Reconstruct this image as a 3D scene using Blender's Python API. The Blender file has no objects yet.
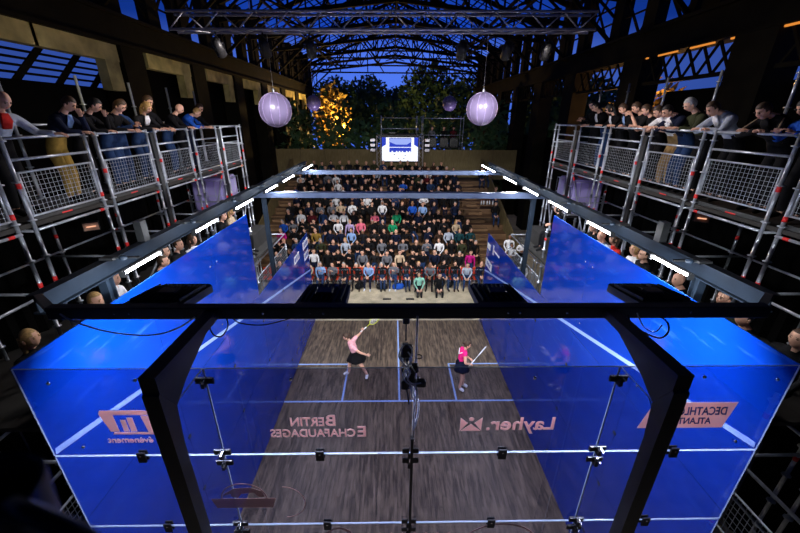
import bpy, math, random
import numpy as np
from mathutils import Vector, Matrix
random.seed(7)
PI = math.pi
sc = bpy.context.scene
COL = sc.collection
V = Vector

# ---------------------------------------------------------------- materials
def mat(name, col, rough=.6, metal=0., noise=None, bump=0., coat=0., spec=.5):
    m = bpy.data.materials.new(name); m.use_nodes = True
    nt = m.node_tree; b = nt.nodes['Principled BSDF']
    b.inputs['Roughness'].default_value = rough; b.inputs['Metallic'].default_value = metal
    b.inputs['Specular IOR Level'].default_value = spec
    b.inputs['Coat Weight'].default_value = coat
    c = (*col, 1)
    b.inputs['Base Color'].default_value = c
    if noise:
        sc_, amt = noise
        tc = nt.nodes.new('ShaderNodeTexCoord'); n = nt.nodes.new('ShaderNodeTexNoise')
        n.inputs['Scale'].default_value = sc_; n.inputs['Detail'].default_value = 5
        nt.links.new(tc.outputs['Object'], n.inputs['Vector'])
        r = nt.nodes.new('ShaderNodeValToRGB')
        r.color_ramp.elements[0].position = .3; r.color_ramp.elements[1].position = .7
        r.color_ramp.elements[0].color = (*[x*(1-amt) for x in col], 1)
        r.color_ramp.elements[1].color = (*[min(1, x*(1+amt)) for x in col], 1)
        nt.links.new(n.outputs['Fac'], r.inputs['Fac']); nt.links.new(r.outputs['Color'], b.inputs['Base Color'])
        if bump:
            bp = nt.nodes.new('ShaderNodeBump'); bp.inputs['Strength'].default_value = bump
            nt.links.new(n.outputs['Fac'], bp.inputs['Height']); nt.links.new(bp.outputs['Normal'], b.inputs['Normal'])
    return m

def emis(name, col, s):
    m = bpy.data.materials.new(name); m.use_nodes = True
    nt = m.node_tree; nt.nodes.clear()
    o = nt.nodes.new('ShaderNodeOutputMaterial'); e = nt.nodes.new('ShaderNodeEmission')
    e.inputs['Color'].default_value = (*col, 1); e.inputs['Strength'].default_value = s
    nt.links.new(e.outputs[0], o.inputs[0]); return m

def planks(name, c1, c2, c3, w=.12, length=1.8, rough=.45, axis='Y', seam=.35):
    m = bpy.data.materials.new(name); m.use_nodes = True
    nt = m.node_tree; b = nt.nodes['Principled BSDF']; b.inputs['Roughness'].default_value = rough
    tc = nt.nodes.new('ShaderNodeTexCoord'); mp = nt.nodes.new('ShaderNodeMapping')
    if axis == 'Y': mp.inputs['Rotation'].default_value = (0, 0, PI/2)
    if axis == 'Z': mp.inputs['Rotation'].default_value = (0, PI/2, 0)
    nt.links.new(tc.outputs['Object'], mp.inputs['Vector'])
    br = nt.nodes.new('ShaderNodeTexBrick'); br.inputs['Scale'].default_value = 1
    br.inputs['Brick Width'].default_value = length; br.inputs['Row Height'].default_value = w
    br.inputs['Mortar Size'].default_value = .006; br.inputs['Bias'].default_value = 0
    br.inputs['Color1'].default_value = (*c1, 1); br.inputs['Color2'].default_value = (*c2, 1)
    br.inputs['Mortar'].default_value = (*[x*seam for x in c1], 1); br.offset = .37
    nt.links.new(mp.outputs['Vector'], br.inputs['Vector'])
    n = nt.nodes.new('ShaderNodeTexNoise'); n.inputs['Scale'].default_value = 3; n.inputs['Detail'].default_value = 7
    mp2 = nt.nodes.new('ShaderNodeMapping'); mp2.inputs['Scale'].default_value = (6, .9, 6) if axis == 'Y' else ((.9, 6, 6) if axis == 'X' else (6, 6, .9))
    nt.links.new(tc.outputs['Object'], mp2.inputs['Vector']); nt.links.new(mp2.outputs['Vector'], n.inputs['Vector'])
    r = nt.nodes.new('ShaderNodeValToRGB'); r.color_ramp.elements[0].position = .42; r.color_ramp.elements[1].position = .68
    r.color_ramp.elements[0].color = (0, 0, 0, 1); r.color_ramp.elements[1].color = (1, 1, 1, 1)
    nt.links.new(n.outputs['Fac'], r.inputs['Fac'])
    mx = nt.nodes.new('ShaderNodeMixRGB'); mx.inputs['Color2'].default_value = (*c3, 1)
    ml = nt.nodes.new('ShaderNodeMath'); ml.operation = 'MULTIPLY'; ml.inputs[1].default_value = .6
    nt.links.new(r.outputs['Color'], ml.inputs[0]); nt.links.new(ml.outputs[0], mx.inputs['Fac'])
    nt.links.new(br.outputs['Color'], mx.inputs['Color1']); nt.links.new(mx.outputs['Color'], b.inputs['Base Color'])
    return m

def glass(name, tint, haze, hazecol, gloss=1.0):
    m = bpy.data.materials.new(name); m.use_nodes = True
    nt = m.node_tree; nt.nodes.clear(); N = nt.nodes.new; L = nt.links.new
    o = N('ShaderNodeOutputMaterial'); t = N('ShaderNodeBsdfTransparent'); t.inputs[0].default_value = (*tint, 1)
    d = N('ShaderNodeBsdfDiffuse'); d.inputs[0].default_value = (*hazecol, 1)
    m1 = N('ShaderNodeMixShader'); m1.inputs[0].default_value = haze
    L(t.outputs[0], m1.inputs[1]); L(d.outputs[0], m1.inputs[2])
    g = N('ShaderNodeBsdfGlossy'); g.inputs['Roughness'].default_value = .03; g.inputs['Color'].default_value = (.9, .95, 1, 1)
    f = N('ShaderNodeFresnel'); f.inputs[0].default_value = 1.45
    mm = N('ShaderNodeMath'); mm.operation = 'MULTIPLY'; mm.inputs[1].default_value = gloss
    ge = N('ShaderNodeNewGeometry'); iv = N('ShaderNodeMath'); iv.operation = 'SUBTRACT'; iv.inputs[0].default_value = 1.0; L(ge.outputs['Backfacing'], iv.inputs[1])
    m3 = N('ShaderNodeMath'); m3.operation = 'MULTIPLY'; L(f.outputs[0], m3.inputs[0]); L(iv.outputs[0], m3.inputs[1])
    L(m3.outputs[0], mm.inputs[0])
    m2 = N('ShaderNodeMixShader'); L(mm.outputs[0], m2.inputs[0]); L(m1.outputs[0], m2.inputs[1]); L(g.outputs[0], m2.inputs[2])
    L(m2.outputs[0], o.inputs[0]); return m

def translucent(name, col):
    m = bpy.data.materials.new(name); m.use_nodes = True
    nt = m.node_tree; nt.nodes.clear(); N = nt.nodes.new; L = nt.links.new
    o = N('ShaderNodeOutputMaterial'); t = N('ShaderNodeBsdfTranslucent'); t.inputs[0].default_value = (*col, 1)
    d = N('ShaderNodeBsdfDiffuse'); d.inputs[0].default_value = (*col, 1)
    m1 = N('ShaderNodeMixShader'); m1.inputs[0].default_value = .5
    L(t.outputs[0], m1.inputs[1]); L(d.outputs[0], m1.inputs[2]); L(m1.outputs[0], o.inputs[0]); return m

M = {}
M['wood'] = planks('court_wood', (.032, .021, .015), (.105, .075, .052), (.26, .19, .13), w=.085, length=.6)
M['line'] = mat('line_paint', (.30, .45, .85), .4)
M['concrete'] = mat('pale_concrete', (.62, .51, .35), .8, noise=(2.5, .25), bump=.1)
M['bluefilm'] = mat('blue_film_glass', (.0015, .037, .37), .07, noise=(1.2, .12), spec=.6)
def reflection_streaks(m, c2):
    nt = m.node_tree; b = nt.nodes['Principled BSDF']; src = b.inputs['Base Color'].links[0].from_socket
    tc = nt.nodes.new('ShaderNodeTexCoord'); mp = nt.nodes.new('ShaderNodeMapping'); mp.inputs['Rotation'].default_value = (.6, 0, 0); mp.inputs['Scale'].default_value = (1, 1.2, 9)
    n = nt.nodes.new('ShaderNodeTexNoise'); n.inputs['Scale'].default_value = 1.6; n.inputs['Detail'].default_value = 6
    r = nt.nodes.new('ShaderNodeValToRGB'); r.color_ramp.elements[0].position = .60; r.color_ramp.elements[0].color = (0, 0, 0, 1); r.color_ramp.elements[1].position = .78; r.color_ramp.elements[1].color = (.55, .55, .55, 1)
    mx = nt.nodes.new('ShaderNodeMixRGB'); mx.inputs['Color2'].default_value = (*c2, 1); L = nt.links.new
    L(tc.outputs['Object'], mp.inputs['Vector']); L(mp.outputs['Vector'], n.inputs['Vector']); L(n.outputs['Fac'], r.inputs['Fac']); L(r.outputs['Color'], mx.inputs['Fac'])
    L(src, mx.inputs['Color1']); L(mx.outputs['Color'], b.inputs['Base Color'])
reflection_streaks(M['bluefilm'], (.03, .12, .58))  # lighter streaks mixed into the colour stand in for reflections on the glass
M['frontglass'] = glass('front_glass', (.60, .61, .72), .012, (.10, .13, .38), .8)
M['clearglass'] = glass('clear_glass', (.93, .95, .96), .004, (.3, .4, .5), .6)
M['edge'] = mat('glass_edge', (.40, .50, .62), .2, spec=.8)
M['edgeblue'] = mat('blue_glass_edge', (.002, .022, .12), .35, spec=.3)
M['print'] = translucent('printed_logo', (.98, .72, .66))
M['sticker'] = mat('white_sticker', (.85, .88, .95), .5)
M['blueink'] = mat('blue_ink', (.01, .05, .4), .5)
M['black'] = mat('black_paint', (.008, .008, .009), .5, noise=(9, .3))
M['blacksemi'] = mat('black_steel', (.018, .02, .022), .4, noise=(6, .4))
M['steel'] = mat('blue_grey_steel', (.012, .021, .036), .55, noise=(3, .25), spec=.25)
M['beamsteel'] = mat('cross_beam_steel', (.085, .115, .20), .3, noise=(3, .2), metal=.4)
M['tube'] = mat('galvanised_tube', (.50, .54, .62), .35, metal=.55, noise=(20, .15))
M['alu'] = mat('aluminium', (.72, .70, .76), .35, metal=.35)
M['chrome'] = mat('clamp_chrome', (.8, .82, .85), .2, metal=.9)
M['red'] = mat('red_marking', (.75, .02, .02), .5)
M['deck'] = mat('deck_plank', (.022, .020, .018), .8, noise=(5, .3))
M['drape'] = mat('black_drape', (.004, .004, .004), .95, spec=.05)
M['lamp'] = emis('led_tube_glow', (.93, .95, 1), 50)
M['benchwood'] = planks('bench_wood', (.12, .06, .027), (.16, .085, .04), (.22, .13, .065), w=.3, length=2.4, rough=.6, axis='X')
M['fence'] = planks('fence_wood', (.16, .12, .045), (.22, .17, .07), (.27, .21, .10), w=.14, length=4, rough=.7, axis='Z')
M['orange'] = mat('orange_plastic', (.65, .05, .01), .4)
M['orangelight'] = M['orange']
M['stairwood'] = planks('stair_wood', (.20, .11, .05), (.25, .14, .07), (.32, .2, .1), w=.3, length=2.4, rough=.6, axis='X')
M['c_yellow'] = mat('yellow_frame', (.72, .80, .03), .4)
M['lampface'] = mat('lamp_face', (.75, .42, .30), .5)
M['skin'] = mat('skin', (.72, .40, .28), .5)
M['skin2'] = mat('skin_dark', (.28, .13, .07), .5)
M['eye'] = mat('eye', (.03, .02, .02), .2)
M['lip'] = mat('lips', (.42, .12, .10), .4)
for n, c in dict(black=(.0035, .0035, .005), charcoal=(.010, .010, .012), navy=(.005, .009, .03), white=(.80, .80, .84), grey=(.13, .135, .16),
                 lightblue=(.25, .40, .72), blue=(.015, .10, .55), red=(.5, .02, .015), pink=(.80, .16, .25), magenta=(.50, .01, .20),
                 green=(.01, .28, .12), mint=(.30, .65, .50), beige=(.50, .38, .26), olive=(.035, .04, .018), maroon=(.08, .006, .012),
                 denim=(.016, .04, .115), mustard=(.30, .19, .04), khaki=(.35, .22, .09), brown=(.04, .02, .012), orange=(.6, .12, .02),
                 palepink=(.90, .42, .46), hotpink=(.85, .02, .22), silver=(.42, .47, .58), teal=(.008, .05, .06), lavender=(.45, .35, .62)).items():
    M['c_'+n] = mat('cloth_'+n, c, .85, noise=(14, .2), spec=.2)
for n, c in dict(black=(.008, .006, .005), brown=(.05, .025, .012), blond=(.42, .25, .09), grey=(.35, .35, .36), red=(.18, .05, .02)).items():
    M['h_'+n] = mat('hair_'+n, c, .6, noise=(40, .4))

# ---------------------------------------------------------------- mesh builder
class MB:
    def __init__(s): s.v = []; s.f = []; s.m = []; s.sm = []
    def add(s, vs, fs, mi=0, smooth=False):
        o = len(s.v); s.v += [tuple(p) for p in vs]
        for f in fs: s.f.append(tuple(i+o for i in f)); s.m.append(mi); s.sm.append(smooth)
        return s
    def box(s, c, d, mi=0, R=None, bev=0.):
        c = V(c); hx, hy, hz = [x/2 for x in d]
        if bev:
            b = min(bev, hx*.9, hy*.9, hz*.9); vs = []
            for sx in (-1, 1):
                for sy in (-1, 1):
                    for sz in (-1, 1):
                        vs += [V((sx*(hx-b), sy*(hy-b), sz*hz)), V((sx*(hx-b), sy*hy, sz*(hz-b))), V((sx*hx, sy*(hy-b), sz*(hz-b)))]
            import bmesh
            bm = bmesh.new()
            for p in vs: bm.verts.new(p)
            r = bmesh.ops.convex_hull(bm, input=bm.verts[:])
            bm.verts.ensure_lookup_table(); bm.verts.index_update()
            vv = [v.co.copy() for v in bm.verts]; ff = [tuple(v.index for v in f.verts) for f in bm.faces]; bm.free()
            vs, fs = vv, ff
        else:
            vs = [V((x*hx, y*hy, z*hz)) for x in (-1, 1) for y in (-1, 1) for z in (-1, 1)]
            fs = [(0, 1, 3, 2), (4, 6, 7, 5), (0, 4, 5, 1), (2, 3, 7, 6), (0, 2, 6, 4), (1, 5, 7, 3)]
        if R is not None: vs = [R @ p for p in vs]
        return s.add([p+c for p in vs], fs, mi)
    def bb(s, a, b, mi=0, bev=0.):
        a = V(a); b = V(b); return s.box((a+b)/2, [abs(b[i]-a[i]) for i in range(3)], mi, None, bev)
    def bar(s, p, q, w, h, mi=0, up=(0, 0, 1)):
        p = V(p); q = V(q); d = q-p; L = d.length; y = d.normalized(); u = V(up)
        if abs(y.dot(u)) > .98: u = V((1, 0, 0))
        x = y.cross(u).normalized(); z = x.cross(y)
        R = Matrix((x, y, z)).transposed()
        return s.box((p+q)/2, (w, L, h), mi, R)
    def loft(s, pts, rad, n=8, mi=0, cap=True, smooth=True, side=None):
        pts = [V(p) for p in pts]; vs = []; k = len(pts)
        x = None
        for i, p in enumerate(pts):
            t = (pts[min(i+1, k-1)]-pts[max(i-1, 0)]).normalized()
            if x is None:
                a = V(side) if side is not None else (V((0, 0, 1)) if abs(t.z) < .9 else V((1, 0, 0)))
                x = (a-t*a.dot(t)).normalized()
            else:
                x = (x-t*x.dot(t)).normalized()
            y = t.cross(x); r = rad[i] if hasattr(rad, '__len__') else rad
            rx, ry = r if hasattr(r, '__len__') else (r, r)
            for j in range(n):
                a = 2*PI*j/n; vs.append(p+x*rx*math.cos(a)+y*ry*math.sin(a))
        fs = [(i*n+j, i*n+(j+1) % n, (i+1)*n+(j+1) % n, (i+1)*n+j) for i in range(k-1) for j in range(n)]
        s.add(vs, fs, mi, smooth)
        if cap:
            o = len(s.v)-len(vs)
            s.f.append(tuple(o+j for j in reversed(range(n)))); s.m.append(mi); s.sm.append(False)
            s.f.append(tuple(o+(k-1)*n+j for j in range(n))); s.m.append(mi); s.sm.append(False)
        return s
    def tube(s, p, q, r, n=8, mi=0): return s.loft([p, q], [r, r], n, mi)
    def ell(s, c, r, mi=0, nu=12, nv=8, R=None):
        c = V(c); vs = []; fs = []
        r = r if hasattr(r, '__len__') else (r, r, r)
        for i in range(nv+1):
            th = PI*i/nv
            for j in range(nu):
                ph = 2*PI*j/nu
                p = V((r[0]*math.sin(th)*math.cos(ph), r[1]*math.sin(th)*math.sin(ph), r[2]*math.cos(th)))
                if R is not None: p = R @ p
                vs.append(p+c)
        for i in range(nv):
            for j in range(nu):
                fs.append((i*nu+j, (i+1)*nu+j, (i+1)*nu+(j+1) % nu, i*nu+(j+1) % nu))
        return s.add(vs, fs, mi, True)
    def lathe(s, c, prof, n=16, mi=0, R=None):
        c = V(c); vs = []; k = len(prof)
        for r, z in prof:
            for j in range(n):
                a = 2*PI*j/n; p = V((r*math.cos(a), r*math.sin(a), z))
                if R is not None: p = R @ p
                vs.append(p+c)
        fs = [(i*n+j, i*n+(j+1) % n, (i+1)*n+(j+1) % n, (i+1)*n+j) for i in range(k-1) for j in range(n)]
        return s.add(vs, fs, mi, True)
    def prism(s, poly, axis, a, b, mi=0):          # polygon in the two other axes extruded along axis
        def mk(p, t):
            q = list(p); q.insert(axis, t); return V(q)
        n = len(poly)
        vs = [mk(p, a) for p in poly]+[mk(p, b) for p in poly]
        fs = [tuple(reversed(range(n))), tuple(range(n, 2*n))]+[(i, (i+1) % n, n+(i+1) % n, n+i) for i in range(n)]
        return s.add(vs, fs, mi)
    def build(s, name, mats, parent=None, local=False):
        me = bpy.data.meshes.new(name)
        off = V((0, 0, 0))
        if parent is not None and not local: off = world_loc(parent)
        me.from_pydata([tuple(V(p)-off) for p in s.v], [], s.f)
        for m in (mats if isinstance(mats, (list, tuple)) else [mats]): me.materials.append(m)
        me.polygons.foreach_set('material_index', s.m); me.polygons.foreach_set('use_smooth', s.sm)
        import bmesh
        bm = bmesh.new(); bm.from_mesh(me); bmesh.ops.recalc_face_normals(bm, faces=bm.faces[:]); bm.to_mesh(me); bm.free()
        me.update()
        o = bpy.data.objects.new(name, me); COL.objects.link(o)
        if parent is not None: o.parent = parent
        return o

def world_loc(o):
    l = V(o.location)
    while o.parent is not None: o = o.parent; l = l+V(o.location)
    return l
def tag(o, label, cat, group=None, kind=None):
    if label: o['label'] = label
    if cat: o['category'] = cat
    if group: o['group'] = group
    if kind: o['kind'] = kind
    return o
def thing(name, label, cat, loc=(0, 0, 0), rz=0, group=None, kind=None):
    o = bpy.data.objects.new(name, None); COL.objects.link(o); o.empty_display_size = .1
    o.location = loc; o.rotation_euler = (0, 0, rz)
    return tag(o, label, cat, group, kind)
def dup(root, loc, rz=None, label=None, group=None):
    def cp(o, par):
        c = o.copy(); COL.objects.link(c)
        if par is not None: c.parent = par
        for ch in o.children: cp(ch, c)
        return c
    r = cp(root, None); r.location = loc
    if rz is not None: r.rotation_euler = (0, 0, rz)
    if label: r['label'] = label
    if group: r['group'] = group
    return r
ORD = ['first', 'second', 'third', 'fourth', 'fifth', 'sixth', 'seventh', 'eighth', 'ninth', 'tenth', 'eleventh', 'twelfth', 'thirteenth',
       'fourteenth', 'fifteenth', 'sixteenth', 'seventeenth', 'eighteenth', 'nineteenth', 'twentieth', 'twenty-first', 'twenty-second', 'twenty-third', 'twenty-fourth']

# ---------------------------------------------------------------- camera
CX, CY, CZ = -0.164, -2.367, 7.299
PI_, YW, RO, FPX = .39289, .019606, .007587, 358.2856
fw = V((math.sin(YW)*math.cos(PI_), math.cos(YW)*math.cos(PI_), -math.sin(PI_)))
rt = V((math.cos(YW), -math.sin(YW), 0)); up = rt.cross(fw)
r2 = rt*math.cos(RO)+up*math.sin(RO); u2 = -rt*math.sin(RO)+up*math.cos(RO)
cam = bpy.data.cameras.new('camera'); co = bpy.data.objects.new('camera', cam); COL.objects.link(co)
mw = Matrix((r2, u2, -fw)).transposed().to_4x4(); mw.translation = (CX, CY, CZ); co.matrix_world = mw
cam.sensor_width = 36; cam.lens = FPX/800*36; cam.clip_start = .05; cam.clip_end = 300
cam.dof.use_dof = True; cam.dof.focus_distance = 4.5; cam.dof.aperture_fstop = 2.8
sc.camera = co
def at(u, v, x=None, y=None, z=None):
    d = fw+r2*((u-400)/FPX)+u2*((266.5-v)/FPX); C = V((CX, CY, CZ))
    i, b = (0, x) if x is not None else ((1, y) if y is not None else (2, z))
    return C+d*((b-C[i])/d[i])
def pr(p):
    d = V(p)-V((CX, CY, CZ)); z = d.dot(fw); return 400+FPX*d.dot(r2)/z, 266.5-FPX*d.dot(u2)/z
# ---------------------------------------------------------------- people
def skin_grow(pts, rads, edges, sub):
    me = bpy.data.meshes.new('tmp'); me.from_pydata([tuple(p) for p in pts], edges, [])
    o = bpy.data.objects.new('tmp', me); COL.objects.link(o)
    md = o.modifiers.new('s', 'SKIN'); md.use_smooth_shade = True
    ss = o.modifiers.new('u', 'SUBSURF'); ss.levels = sub; ss.render_levels = sub
    for i, r in enumerate(rads):
        r = r if hasattr(r, '__len__') else (r, r)
        me.skin_vertices[0].data[i].radius = r
    me.skin_vertices[0].data[0].use_root = True
    dg = bpy.context.evaluated_depsgraph_get()
    ev = o.evaluated_get(dg); m2 = ev.to_mesh()
    vs = [v.co.copy() for v in m2.vertices]; fs = [tuple(p.vertices) for p in m2.polygons]
    ev.to_mesh_clear(); bpy.data.objects.remove(o); bpy.data.meshes.remove(me)
    return vs, fs

def head_part(c, f, u, s, hair, nu, nv, gl=False):
    """head mesh; returns verts, faces, cats"""
    f = V(f).normalized(); u = V(u); u = (u-f*u.dot(f)).normalized(); r = f.cross(u)
    c = V(c); vs = []; fs = []; cats = []
    def P(x, y, z): return c+(r*x+f*y+u*z)*s
    def shape(d):
        x, y, z = d; X = x*.076; Y = y*.094; Z = z*.118
        if z < 0:
            t = -z; X *= 1-.32*t*t
            if y < 0: Y *= 1-.45*t
            else: Y *= 1-.10*t
        if y > 0:
            X *= 1-.05*y
            Y += .026*math.exp(-(x/.16)**2)*math.exp(-((z+.16)/.13)**2)*(y > .5)
            Y += .006*math.exp(-(x/.25)**2)*math.exp(-((z+.50)/.10)**2)*(y > .5)
            Y -= .010*math.exp(-((abs(x)-.38)/.16)**2)*math.exp(-((z-.06)/.10)**2)
        return X, Y, Z
    def ishair(d):
        x, y, z = d
        if hair == 'bald': return False
        if hair in ('long', 'bob'): return z > .52-.12*abs(x) or (y < .15 and z > -.75) or (abs(x) > .72 and z > -.5)
        return z > .55-.1*abs(x) or (y < -.02 and z > -.42) or (abs(x) > .8 and y < .3 and z > .02)
    for i in range(nv+1):
        th = PI*i/nv
        for j in range(nu):
            ph = 2*PI*(j+.5)/nu; d = (math.sin(th)*math.cos(ph), math.sin(th)*math.sin(ph), math.cos(th))
            X, Y, Z = shape(d); k = 1.0
            if ishair(d): k = 1.10 if hair not in ('curly',) else 1.2
            vs.append(P(X*k, Y*k, Z*k))
    for i in range(nv):
        for j in range(nu):
            th = PI*(i+.5)/nv; ph = 2*PI*(j+1)/nu; d = (math.sin(th)*math.cos(ph), math.sin(th)*math.sin(ph), math.cos(th))
            fs.append((i*nu+j, (i+1)*nu+j, (i+1)*nu+(j+1) % nu, i*nu+(j+1) % nu))
            lip = d[1] > .6 and abs(d[0]) < .3 and -.60 < d[2] < -.44 and nv > 12
            cats.append('hair' if ishair(d) else ('lip' if lip else 'head'))
    def addm(mb, cat):
        o = len(vs); vs.extend(V(p) for p in mb.v)
        for q in mb.f: fs.append(tuple(i+o for i in q)); cats.append(cat)
    if nv > 8:
        for sx in (-1, 1):
            e = MB(); e.ell(P(sx*.079, -.004, -.012), tuple(q*s for q in (.012, .018, .030)), 0, 8, 6, Matrix((r, f, u)).transposed()); addm(e, 'head')
            e = MB(); e.ell(P(sx*.031, .082, .006), tuple(q*s for q in (.013, .010, .007)), 0, 8, 6, Matrix((r, f, u)).transposed()); addm(e, 'eye')
            e = MB(); e.box(P(sx*.031, .092, .026), tuple(q*s for q in (.032, .008, .006)), 0, Matrix((r, f, u)).transposed()); addm(e, 'hair' if hair != 'bald' else 'eye')
        if gl:
            for sx in (-1, 1):
                e = MB(); e.ell(P(sx*.032, .098, .004), tuple(q*s for q in (.026, .005, .018)), 0, 10, 6, Matrix((r, f, u)).transposed()); addm(e, 'eye')
            e = MB(); e.box(P(0, .100, .008), tuple(q*s for q in (.13, .004, .005)), 0, Matrix((r, f, u)).transposed()); addm(e, 'eye')
    if hair in ('long', 'bob'):
        L = .30 if hair == 'long' else .17
        e = MB(); e.loft([P(0, -.055, .03), P(0, -.075, -.06), P(0, -.072, -.06-L*.5), P(0, -.06, -.06-L)],
                         [(.05*s, .082*s), (.045*s, .088*s), (.03*s, .08*s), (.012*s, .05*s)], 8, side=f); addm(e, 'hair')
    if hair == 'bun':
        e = MB(); e.ell(P(0, -.115, .04), .04*s, 0, 8, 6); addm(e, 'hair')
    if hair == 'ponytail':
        e = MB(); e.loft([P(0, -.10, .05), P(0, -.14, .03), P(0, -.155, -.06), P(0, -.14, -.15)], [.022*s, .028*s, .024*s, .006*s], 7); addm(e, 'hair')
    return vs, fs, cats

def hand_part(w, d, nrm, s, curl, side):
    """palm and five fingers. w wrist, d direction of the palm, nrm back of the hand, side +1/-1 thumb side"""
    d = V(d).normalized(); nrm = V(nrm); nrm = (nrm-d*nrm.dot(d)).normalized(); x = d.cross(nrm)*side
    w = V(w); mb = MB()
    P = lambda a, b, c: w+(d*a+x*b+nrm*c)*s
    mb.loft([P(-.02, 0, 0), P(.015, 0, 0), P(.05, .003, 0), P(.085, .002, 0), P(.098, 0, -.003)],
            [(.024*s, .030*s), (.017*s, .030*s), (.017*s, .041*s), (.014*s, .042*s), (.008*s, .038*s)], 10, side=nrm)
    for k, (b, L) in enumerate(((.030, .92), (.010, 1.0), (-.010, .94), (-.030, .76))):
        p = P(.082, b, 0); pts = [p]; a = curl*.35; q = p
        for seg in (.045, .027, .022):
            q = q+(d*math.cos(a)-nrm*math.sin(a)+x*(b*1.6))*seg*L*s; pts.append(q); a += curl
        mb.loft(pts, [.0092*s, .0088*s, .0078*s, .005*s], 6)
    p = P(.02, .024, -.004); q = p+(d*.6+x*.75-nrm*.25)*.038*s; t = q+(d*.85+x*.35-nrm*.4*curl)*.032*s; e = t+(d*.9-nrm*.5*curl)*.024*s
    mb.loft([p, q, t, e], [.013*s, .011*s, .0095*s, .006*s], 6)
    return [V(p) for p in mb.v], mb.f

BONES = [('pelvis', 'spine', 'hip'), ('spine', 'chest', 'torso'), ('chest', 'neck', 'torso'), ('neck', 'headbase', 'neck'),
         ('chest', 'shL', 'torso'), ('chest', 'shR', 'torso'), ('shL', 'elL', 'uarm'), ('shR', 'elR', 'uarm'), ('elL', 'wrL', 'farm'), ('elR', 'wrR', 'farm'),
         ('pelvis', 'hiL', 'hip'), ('pelvis', 'hiR', 'hip'), ('hiL', 'knL', 'thigh'), ('hiR', 'knR', 'thigh'), ('knL', 'anL', 'shin'), ('knR', 'anR', 'shin'),
         ('anL', 'toL', 'foot'), ('anR', 'toR', 'foot')]
RAD = dict(pelvis=(.150, .110), spine=(.125, .098), chest=(.150, .108), neck=.056, headbase=.05, shL=.066, shR=.066, elL=.043, elR=.043, wrL=.029, wrR=.029,
           hiL=.092, hiR=.092, knL=.062, knR=.062, anL=.042, anR=.042, toL=.036, toR=.036)

def figure(J, hf, hu=(0, 0, 1), hair='short', female=False, hands=True, curl=.5, sub=2, hd=1, gl=False, bulk=1.0, hd_dirs=None, hs=1.):
    J = {k: V(v) for k, v in J.items()}
    hf = V(hf).normalized(); hu_ = V(hu)
    J['headbase'] = J['head']-hu_.normalized()*.06*hs-hf*.015
    names = ['pelvis', 'spine', 'chest', 'neck', 'headbase', 'shL', 'shR', 'elL', 'elR', 'wrL', 'wrR', 'hiL', 'hiR', 'knL', 'knR', 'anL', 'anR', 'toL', 'toR']
    rad = dict(RAD)
    if female: rad.update(chest=(.125, .10), spine=(.105, .085), shL=.055, shR=.055, elL=.037, elR=.037, neck=.046, headbase=.044, knL=.058, knR=.058)
    for k in ('pelvis', 'spine', 'chest'): rad[k] = tuple(q*bulk for q in rad[k])
    idx = {n: i for i, n in enumerate(names)}
    pts = [J[n] for n in names]; rr = [rad[n] for n in names]
    edges = [(idx[a], idx[b]) for a, b, c in BONES]
    # calf bulge and mid points
    bones = list(BONES)
    vs, fs = skin_grow(pts, rr, edges, sub)
    P = np.array([tuple(v) for v in vs]); FC = np.array([P[list(f)].mean(axis=0) for f in fs])
    best = np.full(len(fs), 1e9); cat = np.zeros(len(fs), int); tt = np.zeros(len(fs))
    for bi, (a, b, c) in enumerate(bones):
        A = np.array(J[a]); B = np.array(J[b]); ab = B-A; t = np.clip(((FC-A)@ab)/max(ab@ab, 1e-9), 0, 1)
        ra, rb = [np.mean(rad[q]) for q in (a, b)]
        d = np.linalg.norm(FC-(A+t[:, None]*ab), axis=1)-(ra+(rb-ra)*t)
        m = d < best; best[m] = d[m]; cat[m] = bi; tt[m] = t[m]
    cats = [(bones[c][2], float(t)) for c, t in zip(cat, tt)]
    def app(v2, f2, c2):
        o = len(vs); vs.extend(v2)
        for f, c in zip(f2, c2): fs.append(tuple(i+o for i in f)); cats.append((c, .5))
    nu, nv = {0: (8, 6), 1: (14, 10), 2: (28, 22)}[hd]
    app(*head_part(J['head'], hf, hu_, hs, hair, nu, nv, gl))
    if hands:
        for k, s in (('L', -1), ('R', 1)):
            w = J['wr'+k]; e = J['el'+k]; d = (w-e).normalized(); n = V((0, 0, 1))
            cu = curl
            if hd_dirs and k in hd_dirs: d, n, cu = hd_dirs[k]; d = V(d); n = V(n)
            if abs(d.normalized().dot(n)) > .9: n = V((0, 1, .3))
            v2, f2 = hand_part(w, d, n, 1.0 if not female else .9, cu, s); app(v2, f2, ['hand']*len(f2))
    return dict(v=vs, f=fs, c=cats, J=J)

def is_top(c, t, sl): return c == 'torso' or (c == 'hip' and t > .35 and False) or c == 'hipT' or (c == 'uarm' and t < sl) or (c == 'farm' and t < sl-1)
def is_bot(c, t, ln): return c == 'hip' or (c == 'thigh' and t < ln) or (c == 'shin' and t < ln-1)

def person_single(name, fig, sleeve=2, leg=1.9):
    """one mesh, slots: skin, top, trousers, shoes, hair"""
    mb = MB(); mb.v = [tuple(v) for v in fig['v']]; mb.f = list(fig['f'])
    for c, t in fig['c']:
        k = 0
        if is_top(c, t, sleeve): k = 1
        elif is_bot(c, t, leg): k = 2
        elif c == 'foot': k = 3
        elif c == 'hair' or c == 'eye': k = 4
        mb.m.append(k); mb.sm.append(True)
    me = bpy.data.meshes.new(name); me.from_pydata(mb.v, [], mb.f)
    for m in (M['skin'], M['c_black'], M['c_black'], M['c_black'], M['h_black']): me.materials.append(m)
    me.polygons.foreach_set('material_index', mb.m); me.polygons.foreach_set('use_smooth', mb.sm); me.update()
    return me

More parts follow.
